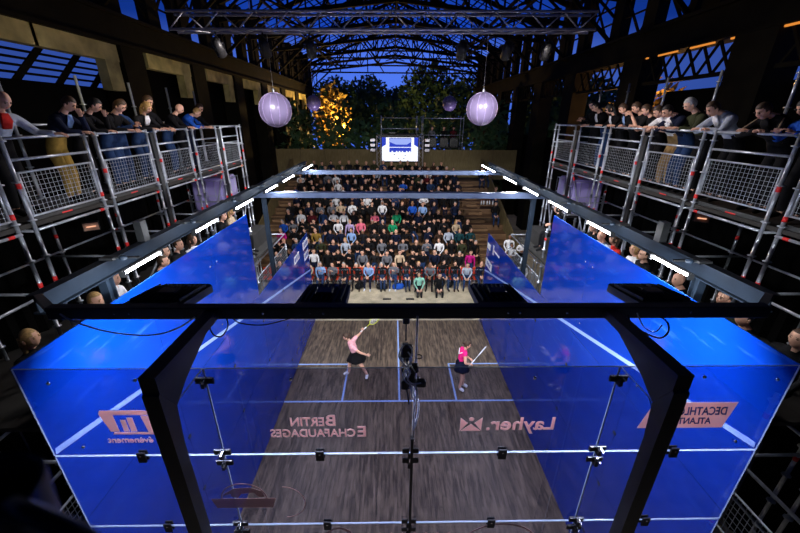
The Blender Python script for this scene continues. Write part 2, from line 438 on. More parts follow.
def shell(fig, keep, off, name, m, parent, edge=.003):
    fs = [f for f, (c, t) in zip(fig['f'], fig['c']) if keep(c, t)]
    if not fs: return None
    vs = fig['v']; nrm = {}; cnt = {}
    for f in fs:
        a, b, c = vs[f[0]], vs[f[1]], vs[f[2]]
        n = (b-a).cross(c-a)
        if len(f) > 3: n = (vs[f[2]]-a).cross(vs[f[3]]-vs[f[1]])
        for i in f: nrm[i] = nrm.get(i, V((0, 0, 0)))+n
        for i in range(len(f)):
            e = tuple(sorted((f[i], f[(i+1) % len(f)]))); cnt[e] = cnt.get(e, 0)+1
    border = {i for e, k in cnt.items() if k == 1 for i in e}
    ids = sorted(nrm); mp = {i: k for k, i in enumerate(ids)}
    nv = [vs[i]+nrm[i].normalized()*(edge if i in border else off) for i in ids]
    me = bpy.data.meshes.new(name); me.from_pydata([tuple(p) for p in nv], [], [tuple(mp[i] for i in f) for f in fs])
    me.materials.append(m); me.polygons.foreach_set('use_smooth', [True]*len(fs)); me.update()
    o = bpy.data.objects.new(name, me); COL.objects.link(o); o.parent = parent
    return o

def person_full(label, fig, loc, rz, top='black', bottom='black', shoe='black', haircol='black', sleeve=1.95, leg=1.9, group=None, scale=1., skin='skin', topname='jacket', botname='trousers', skirt=None, shirt=None):
    t = thing('person', label, 'person', loc, rz, group); t.scale = (scale,)*3
    slots = {'eye': 1, 'lip': 2}
    me = bpy.data.meshes.new('body'); me.from_pydata([tuple(v) for v in fig['v']], [], fig['f'])
    for m in (M[skin], M['eye'], M['lip']): me.materials.append(m)
    me.polygons.foreach_set('material_index', [slots.get(c, 0) for c, _ in fig['c']])
    me.polygons.foreach_set('use_smooth', [True]*len(fig['f'])); me.update()
    o = bpy.data.objects.new('body', me); COL.objects.link(o); o.parent = t
    shell(fig, lambda c, q: is_top(c, q, sleeve), .014, topname, M['c_'+top], t)
    shell(fig, lambda c, q: is_bot(c, q, leg), .012, botname, M['c_'+bottom], t)
    for side in 'LR':
        A = fig['J']['to'+side]; B = fig['J']['to'+('R' if side == 'L' else 'L')]; vv = fig['v']
        near = {i for i, (f, (c, q)) in enumerate(zip(fig['f'], fig['c'])) if c == 'foot' and (vv[f[0]]-A).length < (vv[f[0]]-B).length}
        sub_ = dict(v=fig['v'], f=[fig['f'][i] for i in near], c=[fig['c'][i] for i in near])
        shell(sub_, lambda c, q: True, .010, 'shoe', M['c_'+shoe], t)
    shell(fig, lambda c, q: c == 'hair', .004, 'hair', M['h_'+haircol], t, edge=.001)
    if shirt:
        J = fig['J']; ch = J['chest']; nk = J['neck']; f = (V((0, 1, 0)) if 'front' not in fig else V(fig['front']))
        a = nk+f*.085-V((0, 0, .03)); b = J['spine']*.45+ch*.55+f*.155
        mb = MB(); mb.loft([a, (a+b)/2+f*.022, b], [(.012, .05), (.014, .075), (.012, .06)], 8, side=f); mb.build('shirt_front', M['c_'+shirt], t, local=True)
    return t

# poses, local frame: +Y ahead, feet on z=0
def lean_pose(bend=1., el=(.27, .30), hl=(-.10, .44, 1.13), hr=(.10, .44, 1.13), head=(0, .33, 1.60), spread=.1):
    b = bend
    return dict(pelvis=(0, -.10*b, .97), spine=(0, .0, 1.14), chest=(0, .13*b, 1.32), neck=(0, .20*b, 1.47-.03*(b-1)), head=head,
                shL=(-.185, .15*b, 1.385), shR=(.185, .15*b, 1.385), elL=(-el[0], el[1], 1.17), elR=(el[0], el[1], 1.17), wrL=hl, wrR=hr,
                hiL=(-.09, -.10*b, .91), hiR=(.09, -.10*b, .91), knL=(-spread, -.02, .50), knR=(spread, .0, .50),
                anL=(-spread-.01, -.06, .085), anR=(spread+.01, -.04, .085), toL=(-spread-.03, .11, .04), toR=(spread+.03, .13, .04))
def sit_pose(lean=0., hl=(-.08, .34, .63), hr=(.09, .33, .62), el=(.225, .08, .80), headx=0., kn=.13):
    l = lean
    return dict(pelvis=(0, 0, .53), spine=(0, .02+l*.3, .73), chest=(0, .03+l*.8, .95), neck=(0, .05+l, 1.11), head=(headx, .09+l*1.2, 1.245),
                shL=(-.18, .03+l*.9, 1.03), shR=(.18, .03+l*.9, 1.03), elL=(-el[0], el[1]+l*.8, el[2]), elR=(el[0], el[1]+l*.8, el[2]), wrL=hl, wrR=hr,
                hiL=(-.09, .04, .51), hiR=(.09, .04, .51), knL=(-kn, .46, .51), knR=(kn, .46, .51),
                anL=(-kn, .44, .09), anR=(kn, .46, .09), toL=(-kn-.02, .60, .04), toR=(kn+.02, .62, .04))

CROWD = []
def crowd_meshes():
    S = [(dict(), 'short', False), (dict(lean=.10), 'short', False), (dict(hl=(-.02, .26, .86), hr=(.04, .24, .82), el=(.26, .08, .84)), 'short', False),
         (dict(lean=.14, hl=(-.04, .38, .70), hr=(.05, .38, .70)), 'bald', False), (dict(hl=(-.06, .26, .96), hr=(.10, .33, .62)), 'short', False),
         (dict(), 'long', True), (dict(lean=.06, hl=(-.05, .30, .80), hr=(.05, .30, .80)), 'bob', True), (dict(headx=.03, kn=.08), 'long', True),
         (dict(lean=.12, kn=.16), 'curly', True), (dict(hl=(-.20, .36, .58), hr=(.20, .36, .58), headx=-.02), 'short', False)]
    for i, (kw, h, fem) in enumerate(S):
        fig = figure(sit_pose(**kw), (random.uniform(-.1, .1), 1, .10), (0, .1, 1), h, fem, hands=False, sub=1, hd=1)
        # simple closed hands with fingers are far below a pixel here, the hand itself is kept
        for k, s in (('L', -1), ('R', 1)):
            w = fig['J']['wr'+k]; d = w-fig['J']['el'+k]; v2, f2 = hand_part(w, d, (0, .3, 1), 1, .8, s)
            o = len(fig['v']); fig['v'] += v2
            for f in f2: fig['f'].append(tuple(q+o for q in f)); fig['c'].append(('hand', .5))
        CROWD.append((person_single('spectator', fig, 2, 1.95), h, fem))
def spectator(k, loc, rz, label, group, top, bottom, shoe='black', haircol='black', skin='skin', scale=1., name='spectator', cat='person'):
    me, h, fem = CROWD[k]
    o = bpy.data.objects.new(name, me); COL.objects.link(o)
    o.location = loc; o.rotation_euler = (0, 0, rz); o.scale = (scale,)*3
    for i, m in enumerate((M[skin], M['c_'+top], M['c_'+bottom], M['c_'+shoe], M['h_'+haircol])):
        o.material_slots[i].link = 'OBJECT'; o.material_slots[i].material = m
    return tag(o, label, cat, group)
crowd_meshes()
# ---------------------------------------------------------------- ground and court
gr = MB(); gr.bb((-30, -12, -.3), (30, 70, -.02)); g = gr.build('floor', M['concrete']); tag(g, None, None, kind='structure')
court = thing('court_floor', 'dark wooden squash court floor with pale blue lines', 'court floor', (0, 4.87, -.02))
mb = MB(); mb.bb((-3.2, 0, -.018), (3.2, 9.75, 0)); mb.build('plank_surface', M['wood'], court)
def cl(a, b, nm='court_line'):
    mb = MB(); mb.bb((a[0], a[1], 0.0005), (b[0], b[1], .003)); mb.build(nm, M['line'], court)
cl((-3.2, 5.41), (3.2, 5.46)); cl((-.025, 5.46), (.025, 9.75))
for s in (-1, 1):
    cl((s*1.575, 5.46), (s*1.625, 7.09)); cl((s*1.575, 7.04), (s*3.2, 7.09))

ZT, ZL, YS, Z1, Z2 = 5.441, 3.57, 4.926, 4.48, 3.503
def panel(parent, a, b, mats, ax):
    """a glass pane; faces on the thin sides get the polished edge material"""
    mb = MB(); mb.bb(a, b); o = mb.build('glass_panel', mats, parent)
    for p in o.data.polygons:
        if abs(p.normal[ax]) < .9: p.material_index = 1
    return o
# front wall, between the camera and the court
fr = thing('glass_wall', 'tall clear front glass wall of court printed with mirrored sponsor names', 'glass wall', (0, 0, 0))
xs = [-3.2, -1.69, 0, 1.69, 3.2]; zs = [0.0, 1.2, 2.35, Z2, Z1, ZT]
for i in range(4):
    for j in range(5):
        panel(fr, (xs[i]+.003, -.006, zs[j]+.004), (xs[i+1]-.003, .006, zs[j+1]-.008), [M['frontglass'], M['edge']], 1)
def plate(x, z, w=.075, h=.115):
    mb = MB(); mb.box((x, -.017, z), (w, .018, h), 0, None, .004); mb.box((x, .015, z), (w, .014, h), 0, None, .004)
    o = mb.build('clamp_plate', M['black'], fr)
    b = MB(); b.lathe((x, -.028, z+.03), [(0, -.005), (.008, -.005), (.008, .004), (0, .004)], 8, 0, Matrix.Rotation(PI/2, 3, 'X')); b.build('bolt', M['chrome'], o)
for z in (Z1, Z2, 2.35):
    for x in (-2.42, -.83, .83, 2.42): plate(x, z-.012)
def tclamp(x, z):
    s = 1 if x < 0 else -1
    mb = MB(); mb.box((x, -.02, z), (.15, .02, .06), 0, None, .004); mb.bb((x-.014, -.07, z-.045), (x+.014, -.01, z+.02)); o = mb.build('fin_clamp', M['black'], fr)
    m2 = MB(); m2.bar((x-.07, -.031, z+.03), (x+.07, -.031, z+.03), .006, .01); m2.bar((x+.016, -.03, z+.025), (x+.016, -.09, z+.02), .008, .012); m2.build('clamp_trim', M['chrome'], o)
for x in (-1.69, 1.69):
    for z in (5.33, Z1+.055, Z1-.075, Z2+.05, Z2-.07, 2.4, 2.3): tclamp(x, z)
for z in (Z1+.05, Z1-.075, Z2+.05, Z2-.075):
    for s in (-1, 1):
        mb = MB(); mb.box((s*.043-.01, -.02, z), (.062, .018, .055), 0, None, .004); mb.build('corner_clamp', M['black'], fr)
    mb = MB(); mb.box((-.02, -.03, z-.055), (.03, .02, .05)); mb.build('clamp_foot', M['black'], fr)
for s in (-1, 1):       # glass stiffening fins, wide at the top, outside the wall
    mb = MB(); mb.prism([(-.008, 5.44), (-.36, 5.44), (-.49, 5.32), (-.49, .05), (-.008, .05)], 0, s*1.69-.006, s*1.69+.006)
    o = mb.build('glass_fin', [M['clearglass'], M['edge']], fr)
    for p in o.data.polygons:
        if abs(p.normal[0]) < .9: p.material_index = 1
mb = MB(); mb.bb((-.012, -.05, 1.0), (.012, -.006, Z1+.22)); mb.build('centre_joint_strip', M['black'], fr)
for x, z in ((-2.95, 5.3), (-2.25, 5.33), (2.42, 5.33), (3.05, 5.3), (-1.93, 5.33), (1.0, 5.33), (-1.0, 5.33), (-2.9, 4.6), (2.95, 4.6)):
    mb = MB(); mb.lathe((x, -.012, z), [(0, -.004), (.014, -.004), (.014, .006), (0, .006)], 10, 0, Matrix.Rotation(PI/2, 3, 'X')); mb.build('glass_bolt', M['chrome'], fr)

def text_mesh(body, size, mats, parent, origin, xdir, zdir, depth=.002, name='lettering', width=None, shear=0., small_caps=False, wide=1.):
    cu = bpy.data.curves.new(name, 'FONT'); cu.body = body; cu.size = size; cu.extrude = depth/2; cu.align_x = 'CENTER'; cu.align_y = 'CENTER'
    cu.shear = shear; cu.offset = size*.018
    o = bpy.data.objects.new(name, cu); COL.objects.link(o)
    dg = bpy.context.evaluated_depsgraph_get(); me = bpy.data.meshes.new_from_object(o.evaluated_get(dg))
    bpy.data.objects.remove(o)
    xs_ = [v.co.x for v in me.vertices]; w = max(xs_)-min(xs_); k = (width/w) if width else 1
    X = V(xdir); Z = V(zdir); Nn = X.cross(Z); off = world_loc(parent); og = V(origin)
    for v in me.vertices: v.co = og+X*(v.co.x*k)+Z*v.co.y+Nn*v.co.z-off
    me.materials.clear(); me.materials.append(mats)
    r = bpy.data.objects.new(name, me); COL.objects.link(r); r.parent = parent; return r
PX, PZ = (-1, 0, 0), (0, 0, 1)     # reads from inside the court
YT = -.0085
def ftext(s, size, x, z, width=None, mt='print', shear=0., y=YT, name='printed_lettering'): return text_mesh(s, size, M[mt], fr, (x, y, z), PX, PZ, .002, name, width, shear)
ftext('B', .17, -.705, 4.875, .085); ftext('ERTIN', .135, -.91, 4.862, .29)
ftext('E', .17, -.44, 4.745, .075); ftext('CHAFAUDAGES', .125, -.87, 4.733, .74)
ftext('Layher.', .20, .955, 4.82, .60)
def fpoly(polys, name, mt='print', y=YT):
    mb = MB()
    for pl in polys: mb.prism([(a, b) for a, b in pl], 1, y-.001, y+.001)
    return mb.build(name, M[mt], fr)
fpoly([[(.42, 4.75), (.42, 4.90), (.485, 4.84)], [(.43, 4.75), (.60, 4.75), (.515, 4.83)], [(.61, 4.75), (.61, 4.90), (.545, 4.84)]], 'printed_logo')
mb = MB(); mb.lathe((.515, YT, 4.885), [(0, 0), (.022, 0), (.022, .002), (0, .002)], 14, 0, Matrix.Rotation(PI/2, 3, 'X')); mb.build('printed_logo', M['print'], fr)
# rounded parallelogram logo, left
def sk(x, z): return (-2.42+x+(z)*-.02, 4.875+z)
def band(pts): return [sk(*p) for p in pts]
fpoly([band([(-.215, .135), (.16, .135), (.195, .115), (.205, .085), (-.12, .085), (-.115, -.10), (-.19, -.10), (-.235, .10)]),
       band([(.11, .075), (.19, .075), (.235, -.085), (.215, -.125), (.19, -.135), (-.18, -.135), (-.165, -.11), (.13, -.11)]),
       band([(-.075, .03), (-.03, .03), (-.03, -.10), (-.075, -.10)]), band([(-.015, .055), (.035, .055), (.035, -.10), (-.015, -.10)])], 'printed_logo')
ftext('R évènement', .095, -2.43, 4.672, .47)
# parallelogram banner, right
fpoly([[(2.815, 5.055), (2.08, 5.055), (2.00, 4.765), (2.765, 4.765)]], 'printed_banner')
ftext('DECATHLON', .125, 2.50, 4.955, .52, 'blueink', .25, y=-.0105, name='banner_lettering')
ftext('ATLANTIS', .10, 2.47, 4.845, .36, 'blueink', .25, y=-.0105, name='banner_lettering')
# oval emblems, lower part
def ring(cx, cz, rx, rz, a0, a1, w, name):
    mb = MB(); n = 28; pl = []
    for i in range(n+1):
        a = a0+(a1-a0)*i/n; pl.append((cx+rx*math.cos(a), cz+rz*math.sin(a)))
    for i in range(n+1):
        a = a1+(a0-a1)*i/n; pl.append((cx+(rx-w)*math.cos(a), cz+(rz-w)*math.sin(a)))
    for i in range(n):
        q = [pl[i], pl[i+1], pl[2*n-i], pl[2*n+1-i]]; mb.prism(q, 1, YT-.001, YT+.001)
    return mb.build(name, M['printfaint'], fr)
M['printfaint'] = glass('faint_print', (.8, .8, .8), .45, (.75, .45, .4), .3)
ring(-1.60, 3.90, .22, .21, 0, PI, .012, 'printed_emblem'); ring(-1.22, 3.84, .20, .22, -PI*.5, PI*.5, .008, 'printed_emblem')
fpoly([[(-1.92, 3.90), (-1.30, 3.90), (-1.34, 3.77), (-1.88, 3.77)]], 'printed_emblem', 'printfaint')
fpoly([[(-1.78, 3.97), (-1.68, 4.04), (-1.52, 4.05), (-1.42, 4.0), (-1.40, 3.92), (-1.46, 3.92), (-1.50, 3.98), (-1.62, 3.97), (-1.66, 3.91), (-1.72, 3.93), (-1.72, 3.97), (-1.80, 3.94)]], 'printed_emblem', 'printfaint')
ring(-.72, 3.18, .18, .27, .1, PI-.1, .03, 'printed_emblem'); ring(.95, 3.10, .42, .38, .1, PI-.1, .02, 'printed_emblem')
ftext('squash', .2, -.30, 3.36, .5, 'printfaint'); ftext('open', .2, .38, 3.36, .4, 'printfaint')
for c in list(fr.children):
    if c.name.startswith('printed_lettering') and c.data.materials[0] == M['printfaint']: bpy.data.objects.remove(c)
fpoly([[(-.5+.12*i, 3.30), (-.42+.12*i, 3.36), (-.40+.12*i, 3.30)] for i in range(8)], 'printed_emblem', 'printfaint')

# side walls
def sidewall(s, label):
    w = thing('glass_wall', label, 'glass wall', (s*3.2, 4.87, 0))
    mats = [M['bluefilm'], M['edgeblue']]
    x0, x1 = s*3.2, s*3.214
    ys = [0, 1.64, 3.28, YS]
    for i in range(3):
        for z0, z1 in ((0, 1.8), (1.8, 3.6), (3.6, ZT)): panel(w, (x0, ys[i]+.002, z0+.003), (x1, ys[i+1]-.002, z1-.003), mats, 0)
    ys = [YS, 6.53, 8.14, 9.75]
    for i in range(3):
        for z0, z1 in ((0, 1.8), (1.8, ZL)): panel(w, (x0, ys[i]+.002, z0+.003), (x1, ys[i+1]-.002, z1-.003), mats, 0)
    mb = MB(); mb.bar((s*3.197, 0.02, Z1+.03), (s*3.197, 9.74, 2.15), .004, .06); mb.build('out_line', M['line'], w)
    for y in (1.64, 3.28, YS, 6.53, 8.14):
        for z in (.6, 1.8, 2.9):
            mb = MB(); mb.box((s*3.192, y, z), (.012, .07, .05), 0, None, .003); mb.build('joint_clamp', M['blacksemi'], w)
    for y in (1.64, 3.28):
        for z in (3.9, 5.0):
            for d in (-.12, .12):
                mb = MB(); mb.ell((s*3.196, y+d, z), (.006, .016, .016)); mb.build('glass_bolt', M['chrome'], w)
    # stiffening fins behind the wall
    for y in (1.64, 3.28):
        mb = MB(); mb.bb((s*3.22, y-.006, 0), (s*3.36, y+.006, 5.3)); mb.build('glass_fin', M['clearglass'], w)
    return w
wl = sidewall(-1, 'blue glass side wall of court on the left')
wr = sidewall(1, 'blue glass side wall of court on the right')
def sticker(w, s, y0, y1, z0, z1, skew, txt=None):
    mb = MB(); x = s*3.194; mb.prism([(y0, z0), (y1, z0+skew), (y1, z1+skew), (y0, z1)], 0, x-.002, x+.002)
    o = mb.build('sponsor_sticker', M['sticker'], w)
    return o
sticker(wl, -1, 9.05, 9.65, 2.75, 3.02, 0); sticker(wl, -1, 9.0, 9.7, 3.16, 3.42, .0); sticker(wl, -1, 7.85, 8.45, 3.10, 3.34, 0)
sticker(wr, 1, 8.9, 9.7, 2.40, 2.68, 0); sticker(wr, 1, 9.3, 9.68, 3.05, 3.25, 0); sticker(wr, 1, 8.2, 8.95, 3.19, 3.25, 0); sticker(wr, 1, 8.85, 8.97, 3.05, 3.38, 0)
for w, s, y, z in ((wl, -1, 9.35, 2.88), (wl, -1, 9.35, 3.29), (wl, -1, 8.15, 3.22), (wr, 1, 9.3, 2.54)):
    for k in range(3):
        mb = MB(); mb.box((s*3.190, y-.17+.17*k, z), (.003, .09, .12)); mb.build('sticker_mark', M['blueink'], w)
# back wall
bk = thing('glass_wall', 'low clear glass back wall of court in front of the tribune', 'glass wall', (0, 9.78, 0))
xb = [-3.2, -1.37, -.46, .46, 1.37, 3.2]
xb = [-3.2, -2.1, -.75, .5, 1.9, 3.2]
for i in range(5):
    panel(bk, (xb[i]+.003, 9.77, .01), (xb[i+1]-.003, 9.782, 2.13), [M['clearglass'], M['edge']], 1)
for x in xb[1:-1]:
    for z in (.35, 1.8):
        mb = MB(); mb.box((x, 9.776, z), (.09, .03, .05), 0, None, .004); mb.build('hinge_clamp', M['black'], bk)

# ---------------------------------------------------------------- black camera frame and steel gantry
bf = thing('overhead_beam_frame', 'black steel beam frame with two bent legs outside front glass', 'frame', (0, 0, 0))
BY, BZ = .30, 5.785
mb = MB(); mb.bb((-3.03, BY-.045, BZ-.055), (3.06, BY+.045, BZ+.055), 0, .008); o = mb.build('crossbar', M['black'], bf)
for x in (-2.47, -2.35, -.86, -.75, .80, .90, 2.25, 2.36, -1.25, 1.3):
    b = MB(); b.lathe((x, BY-.046, BZ+.005), [(0, -.003), (.008, -.003), (.008, .004), (0, .004)], 8, 0, Matrix.Rotation(PI/2, 3, 'X')); b.build('bolt', M['chrome'], o)
for s in (-1, 1):
    mb = MB(); a, b = s*1.62, s*1.725
    mb.prism([(BY-.04, 5.82), (-.585, 5.82), (-.585, 5.70), (-.47, 5.50), (-.31, 5.60), (.03, 5.74), (BY-.04, 5.75)], 0, a, b); mb.build('beam_arm', M['blacksemi'], bf)
    mb = MB(); mb.prism([(-.587, 5.70), (-.472, 5.50), (-.50, 5.2), (-.50, 0), (-.60, 0), (-.60, 5.69)], 0, a, b); mb.build('leg', M['blacksemi'], bf)
gt = thing('steel_gantry', 'blue grey steel beam gantry on columns around and above the court', 'gantry', (0, 7, 0))
for s in (-1, 1):
    mb = MB(); x = s*3.62   # I section
    mb.bb((x-.06, .75, 5.69), (x+.06, 12.3, 5.705)); mb.bb((x-.06, .75, 5.50), (x+.06, 12.3, 5.515)); mb.bb((x-.006, .75, 5.51), (x+.006, 12.3, 5.70))
    mb.build('side_beam', M['steel'], gt)
    mb = MB(); mb.bar((s*3.0, BY, 5.77), (x, .80, 5.66), .06, .08); mb.build('beam_bracket', M['blacksemi'], gt)
    for y in (1.6, 7.2):
        mb = MB(); mb.bb((x-.05, y-.06, 0), (x+.05, y-.045, 5.5)); mb.bb((x-.05, y+.045, 0), (x+.05, y+.06, 5.5)); mb.bb((x-.006, y-.05, 0), (x+.006, y+.05, 5.5)); mb.build('column', M['steel'], gt)
    for y in (2.42,):
        mb = MB(); mb.bb((x-.05, y-.06, 5.705), (x+.05, y+.06, 5.99)); mb.build('beam_stub', M['blacksemi'], gt)
for y, z in ((7.2, 5.40), (11.4, 5.41)):
    mb = MB(); mb.bb((-3.95, y-.09, z-.075), (3.98, y+.09, z+.075), 0, .01); mb.build('cross_beam', M['beamsteel'], gt)

# LED tubes
def led(x, y, L, s, label):
    t = thing('tube_light', label, 'tube light', (x, y+L/2, 5.66), 0, 'tube lights along the '+('left' if s < 0 else 'right')+' beam')
    z = 5.66
    mb = MB(); mb.tube((x, y, z), (x, y+L, z), .015, 10); mb.build('glowing_tube', M['lamp'], t)
    mb = MB(); mb.box((x+s*.0, y+L/2, z+.036), (.03, L+.06, .022), 0, None, .006); mb.box((x, y-.02, z), (.06, .03, .07)); mb.box((x, y+L+.02, z), (.06, .03, .07)); mb.build('housing', M['blacksemi'], t)
    mb = MB()
    mb.bar((x+s*.02, y+L*.5, z+.07), (s*3.60, y+L*.5, 5.73), .04, .02); mb.box((s*3.58, y+L*.5, 5.72), (.16, .12, .03)); mb.build('bracket', M['blacksemi'], t)
    mb = MB(); mb.lathe((x+s*.14, y+L*.35, z+.10), [(.0, .03), (.035, .025), (.045, 0), (.035, -.02)], 12); mb.build('driver_box', M['steel'], t)
    li = bpy.data.lights.new('tube_light_lamp', 'AREA'); li.shape = 'RECTANGLE'; li.size = .05; li.size_y = L; li.energy = 42*L; li.color = (.93, .95, 1)
    lo = bpy.data.objects.new('lamp', li); COL.objects.link(lo); lo.parent = t; lo.location = (0, 0, -.03); lo.rotation_euler = (0, s*.35, 0)
YL = [(1.38, .66), (2.93, .75), (4.44, .9), (6.15, .95), (7.59, 1.2), (9.9, 1.6)]
YR = [(1.30, .62), (2.87, .72), (4.33, .92), (5.87, 1.0), (7.45, 1.2), (9.7, 1.9)]
for i, (y, L) in enumerate(YL): led(-3.2, y, L, -1, 'white glowing tube light on the left beam, %s from the camera' % ORD[i])
for i, (y, L) in enumerate(YR): led(3.2, y, L, 1, 'white glowing tube light on the right beam, %s from the camera' % ORD[i])

# floodlights on the crossbar (backs to the camera)
def flood(x, w, label, sk):
    t = thing('floodlight', label, 'floodlight', (x, BY+.30, 5.78), 0, 'black floodlights on the crossbar')
    y0 = BY+.07; y1 = y0+.42
    mb = MB(); mb.prism([(x-w/2, y0), (x+w/2, y0), (x+w/2-.02+sk, y1-.03), (x+w/2-.06+sk, y1), (x-w/2+.06+sk, y1), (x-w/2+.02+sk, y1-.03)], 2, 5.74, 5.81)
    mb.build('lamp_body', M['black'], t)
    mb = MB()
    for k in range(9): mb.bar((x-w/2+.05+k*(w-.1)/8+sk*.1, y0+.05, 5.825), (x-w/2+.05+k*(w-.1)/8+sk*.9, y1-.06, 5.825), .006, .03)
    mb.build('cooling_fins', M['blacksemi'], t)
    mb = MB(); mb.box((x+sk*.5, y0+.2, 5.83), (.16, .12, .05), 0, None, .01); mb.build('driver_box', M['blacksemi'], t)
    mb = MB(); mb.box((x+.09+sk*.8, y1-.10, 5.835), (.03, .03, .012)); mb.box((x-.06+sk*.6, y1-.2, 5.848), (.02, .02, .012)); mb.build('connector', M['alu'], t)
    mb = MB(); mb.tube((x-w/2+.02, y0-.03, 5.83), (x+w/2-.02, y0-.03, 5.83), .01); mb.build('mounting_rail', M['blacksemi'], t)
    mb = MB(); mb.bb((x-w/2+.05, y0+.05, 5.728), (x+w/2-.05, y1-.08, 5.739)); mb.build('lens', M['floodlens'], t)
    li = bpy.data.lights.new('floodlight_lamp', 'AREA'); li.shape = 'RECTANGLE'; li.size = w-.1; li.size_y = .3; li.energy = 250; li.color = (.95, .96, 1)
    lo = bpy.data.objects.new('lamp', li); COL.objects.link(lo); lo.parent = t; lo.location = (0, 0, -.06); lo.rotation_euler = (.6, 0, 0)
M['floodlens'] = emis('flood_lens', (.95, .97, 1), 3)
flood(-2.24, .52, 'black floodlight on the crossbar at the far left end', .10)
flood(-.80, .44, 'black floodlight on the crossbar left of the video camera', .02)
flood(.80, .44, 'black floodlight on the crossbar right of the video camera', -.03)
flood(2.27, .52, 'black floodlight on the crossbar at the far right end', -.10)

# video camera hanging in the middle
vc = thing('video_camera', 'black video camera rig hanging on a pole above front glass', 'camera', (-.02, .2, 5.3))
mb = MB(); mb.tube((.035, .22, 5.78), (.012, -.03, 4.66), .009); mb.build('pole', M['alu'], vc)
mb = MB(); mb.tube((-.055, .30, 5.74), (-.055, .28, 5.50), .006); mb.box((-.055, .30, 5.70), (.06, .06, .07), 0, None, .01); mb.build('hanger', M['black'], vc)
mb = MB(); mb.box((-.06, .24, 5.43), (.07, .12, .09), 0, None, .012); mb.box((-.055, .24, 5.37), (.10, .07, .06), 0, None, .01); mb.build('camera_body', M['black'], vc)
mb = MB(); mb.box((-.03, .12, 5.22), (.12, .09, .08), 0, None, .012); mb.box((.03, .12, 5.20), (.07, .06, .06), 0, None, .008); mb.build('transmitter', M['black'], vc)
mb = MB(); mb.tube((-.05, .24, 5.37), (-.03, .13, 5.25), .012); mb.build('support_arm', M['black'], vc)
mb = MB(); mb.lathe((-.05, .33, 5.37), [(0, .05), (.025, .05), (.028, 0), (.022, -.04), (0, -.04)], 12, 0, Matrix.Rotation(-PI/2, 3, 'X')); mb.build('lens', M['blacksemi'], vc)
mb = MB(); mb.lathe((.05, .16, 5.42), [(.028, -.006), (.036, 0), (.028, .006), (.026, 0)], 14); mb.build('monitor_ring', M['black'], vc)
def cable(name, label, pts, r, m, parent=None, group=None):
    P = [V(p) for p in pts]; out = []
    for i in range(len(P)-1):
        p0 = P[max(i-1, 0)]; p1 = P[i]; p2 = P[i+1]; p3 = P[min(i+2, len(P)-1)]
        for k in range(6):
            t = k/6; out.append(.5*((2*p1)+(-p0+p2)*t+(2*p0-5*p1+4*p2-p3)*t*t+(-p0+3*p1-3*p2+p3)*t**3))
    out.append(P[-1])
    mb = MB(); mb.loft(out, [r]*len(out), 6); o = mb.build(name, M[m], parent)
    if parent is None: tag(o, label, 'cable', group)
    return o
cable('cable', '', [(-.075, .2, 5.45), (-.085, .16, 5.38), (-.05, .12, 5.33), (-.06, .10, 5.28), (-.02, .06, 5.18), (0, .02, 5.10)], .008, 'sticker', vc)
cable('cable', '', [(-.045, .18, 5.44), (-.02, .14, 5.38), (-.05, .10, 5.32), (-.02, .08, 5.25), (.01, .04, 5.14), (.05, .02, 5.05), (.045, .0, 4.92), (.02, -.015, 4.80)], .008, 'sticker', vc)
for pts_, rr_ in (([(402, 347), (399, 356), (404, 364), (410, 372), (408, 380), (416, 388), (417, 398), (414, 410), (413, 430)], .007), ([(408, 352), (412, 360), (406, 368), (403, 376), (409, 384), (421, 383)], .006), ([(400, 350), (406, 344), (412, 350), (410, 362), (415, 372)], .005)):
    cable('cable', '', [at(u_, v_, y=-.085) for u_, v_ in pts_], rr_, 'sticker', vc)
for u_, v_, w_, h_ in ((407, 351, .10, .12), (414, 368, .08, .08), (405, 384, .07, .10), (421, 383, .09, .07), (411, 376, .07, .12)):
    mb = MB(); mb.box(at(u_, v_, y=-.045), (w_*.9, .06, h_*.9), 0, None, .012); mb.build('receiver_box', M['black'], vc)
cable('cable', '', [(-.06, .2, 5.42), (-.09, .1, 5.30), (-.05, .05, 5.15), (-.03, .0, 5.05)], .008, 'black', vc)
def px(u, v, y): return at(u, v, y=y)
cable('cable', 'white cable sagging below the crossbar beside the left bent leg', [px(195, 317, .25), px(180, 327, .2), px(160, 334, .15), px(135, 335, .12), px(105, 331, .15), px(75, 322, .2), px(60, 314, .25)], .007, 'alu')
cable('cable', 'black cable coil hanging under crossbar right of the left leg', [px(215, 316, .2), px(210, 326, .16), px(214, 335, .14), px(222, 336, .14), px(228, 326, .15), px(226, 317, .2)], .006, 'black')
cable('cable', 'long black cable sagging under the left half of the crossbar', [px(232, 317, .2), px(240, 323, .18), px(262, 325, .17), px(285, 320, .2), px(300, 315, .25)], .005, 'black')
cable('cable', 'black cable loop hanging beside the right bent leg', [px(655, 314, .25), px(667, 322, .18), px(668, 332, .15), px(660, 338, .12), px(645, 333, .12), px(632, 325, .18), px(628, 315, .25)], .008, 'black')
cable('cable', 'thin grey cable loop along the right bent leg', [px(637, 313, .25), px(640, 320, .2), px(645, 328, .13), px(655, 332, .12), px(662, 325, .15)], .005, 'alu')
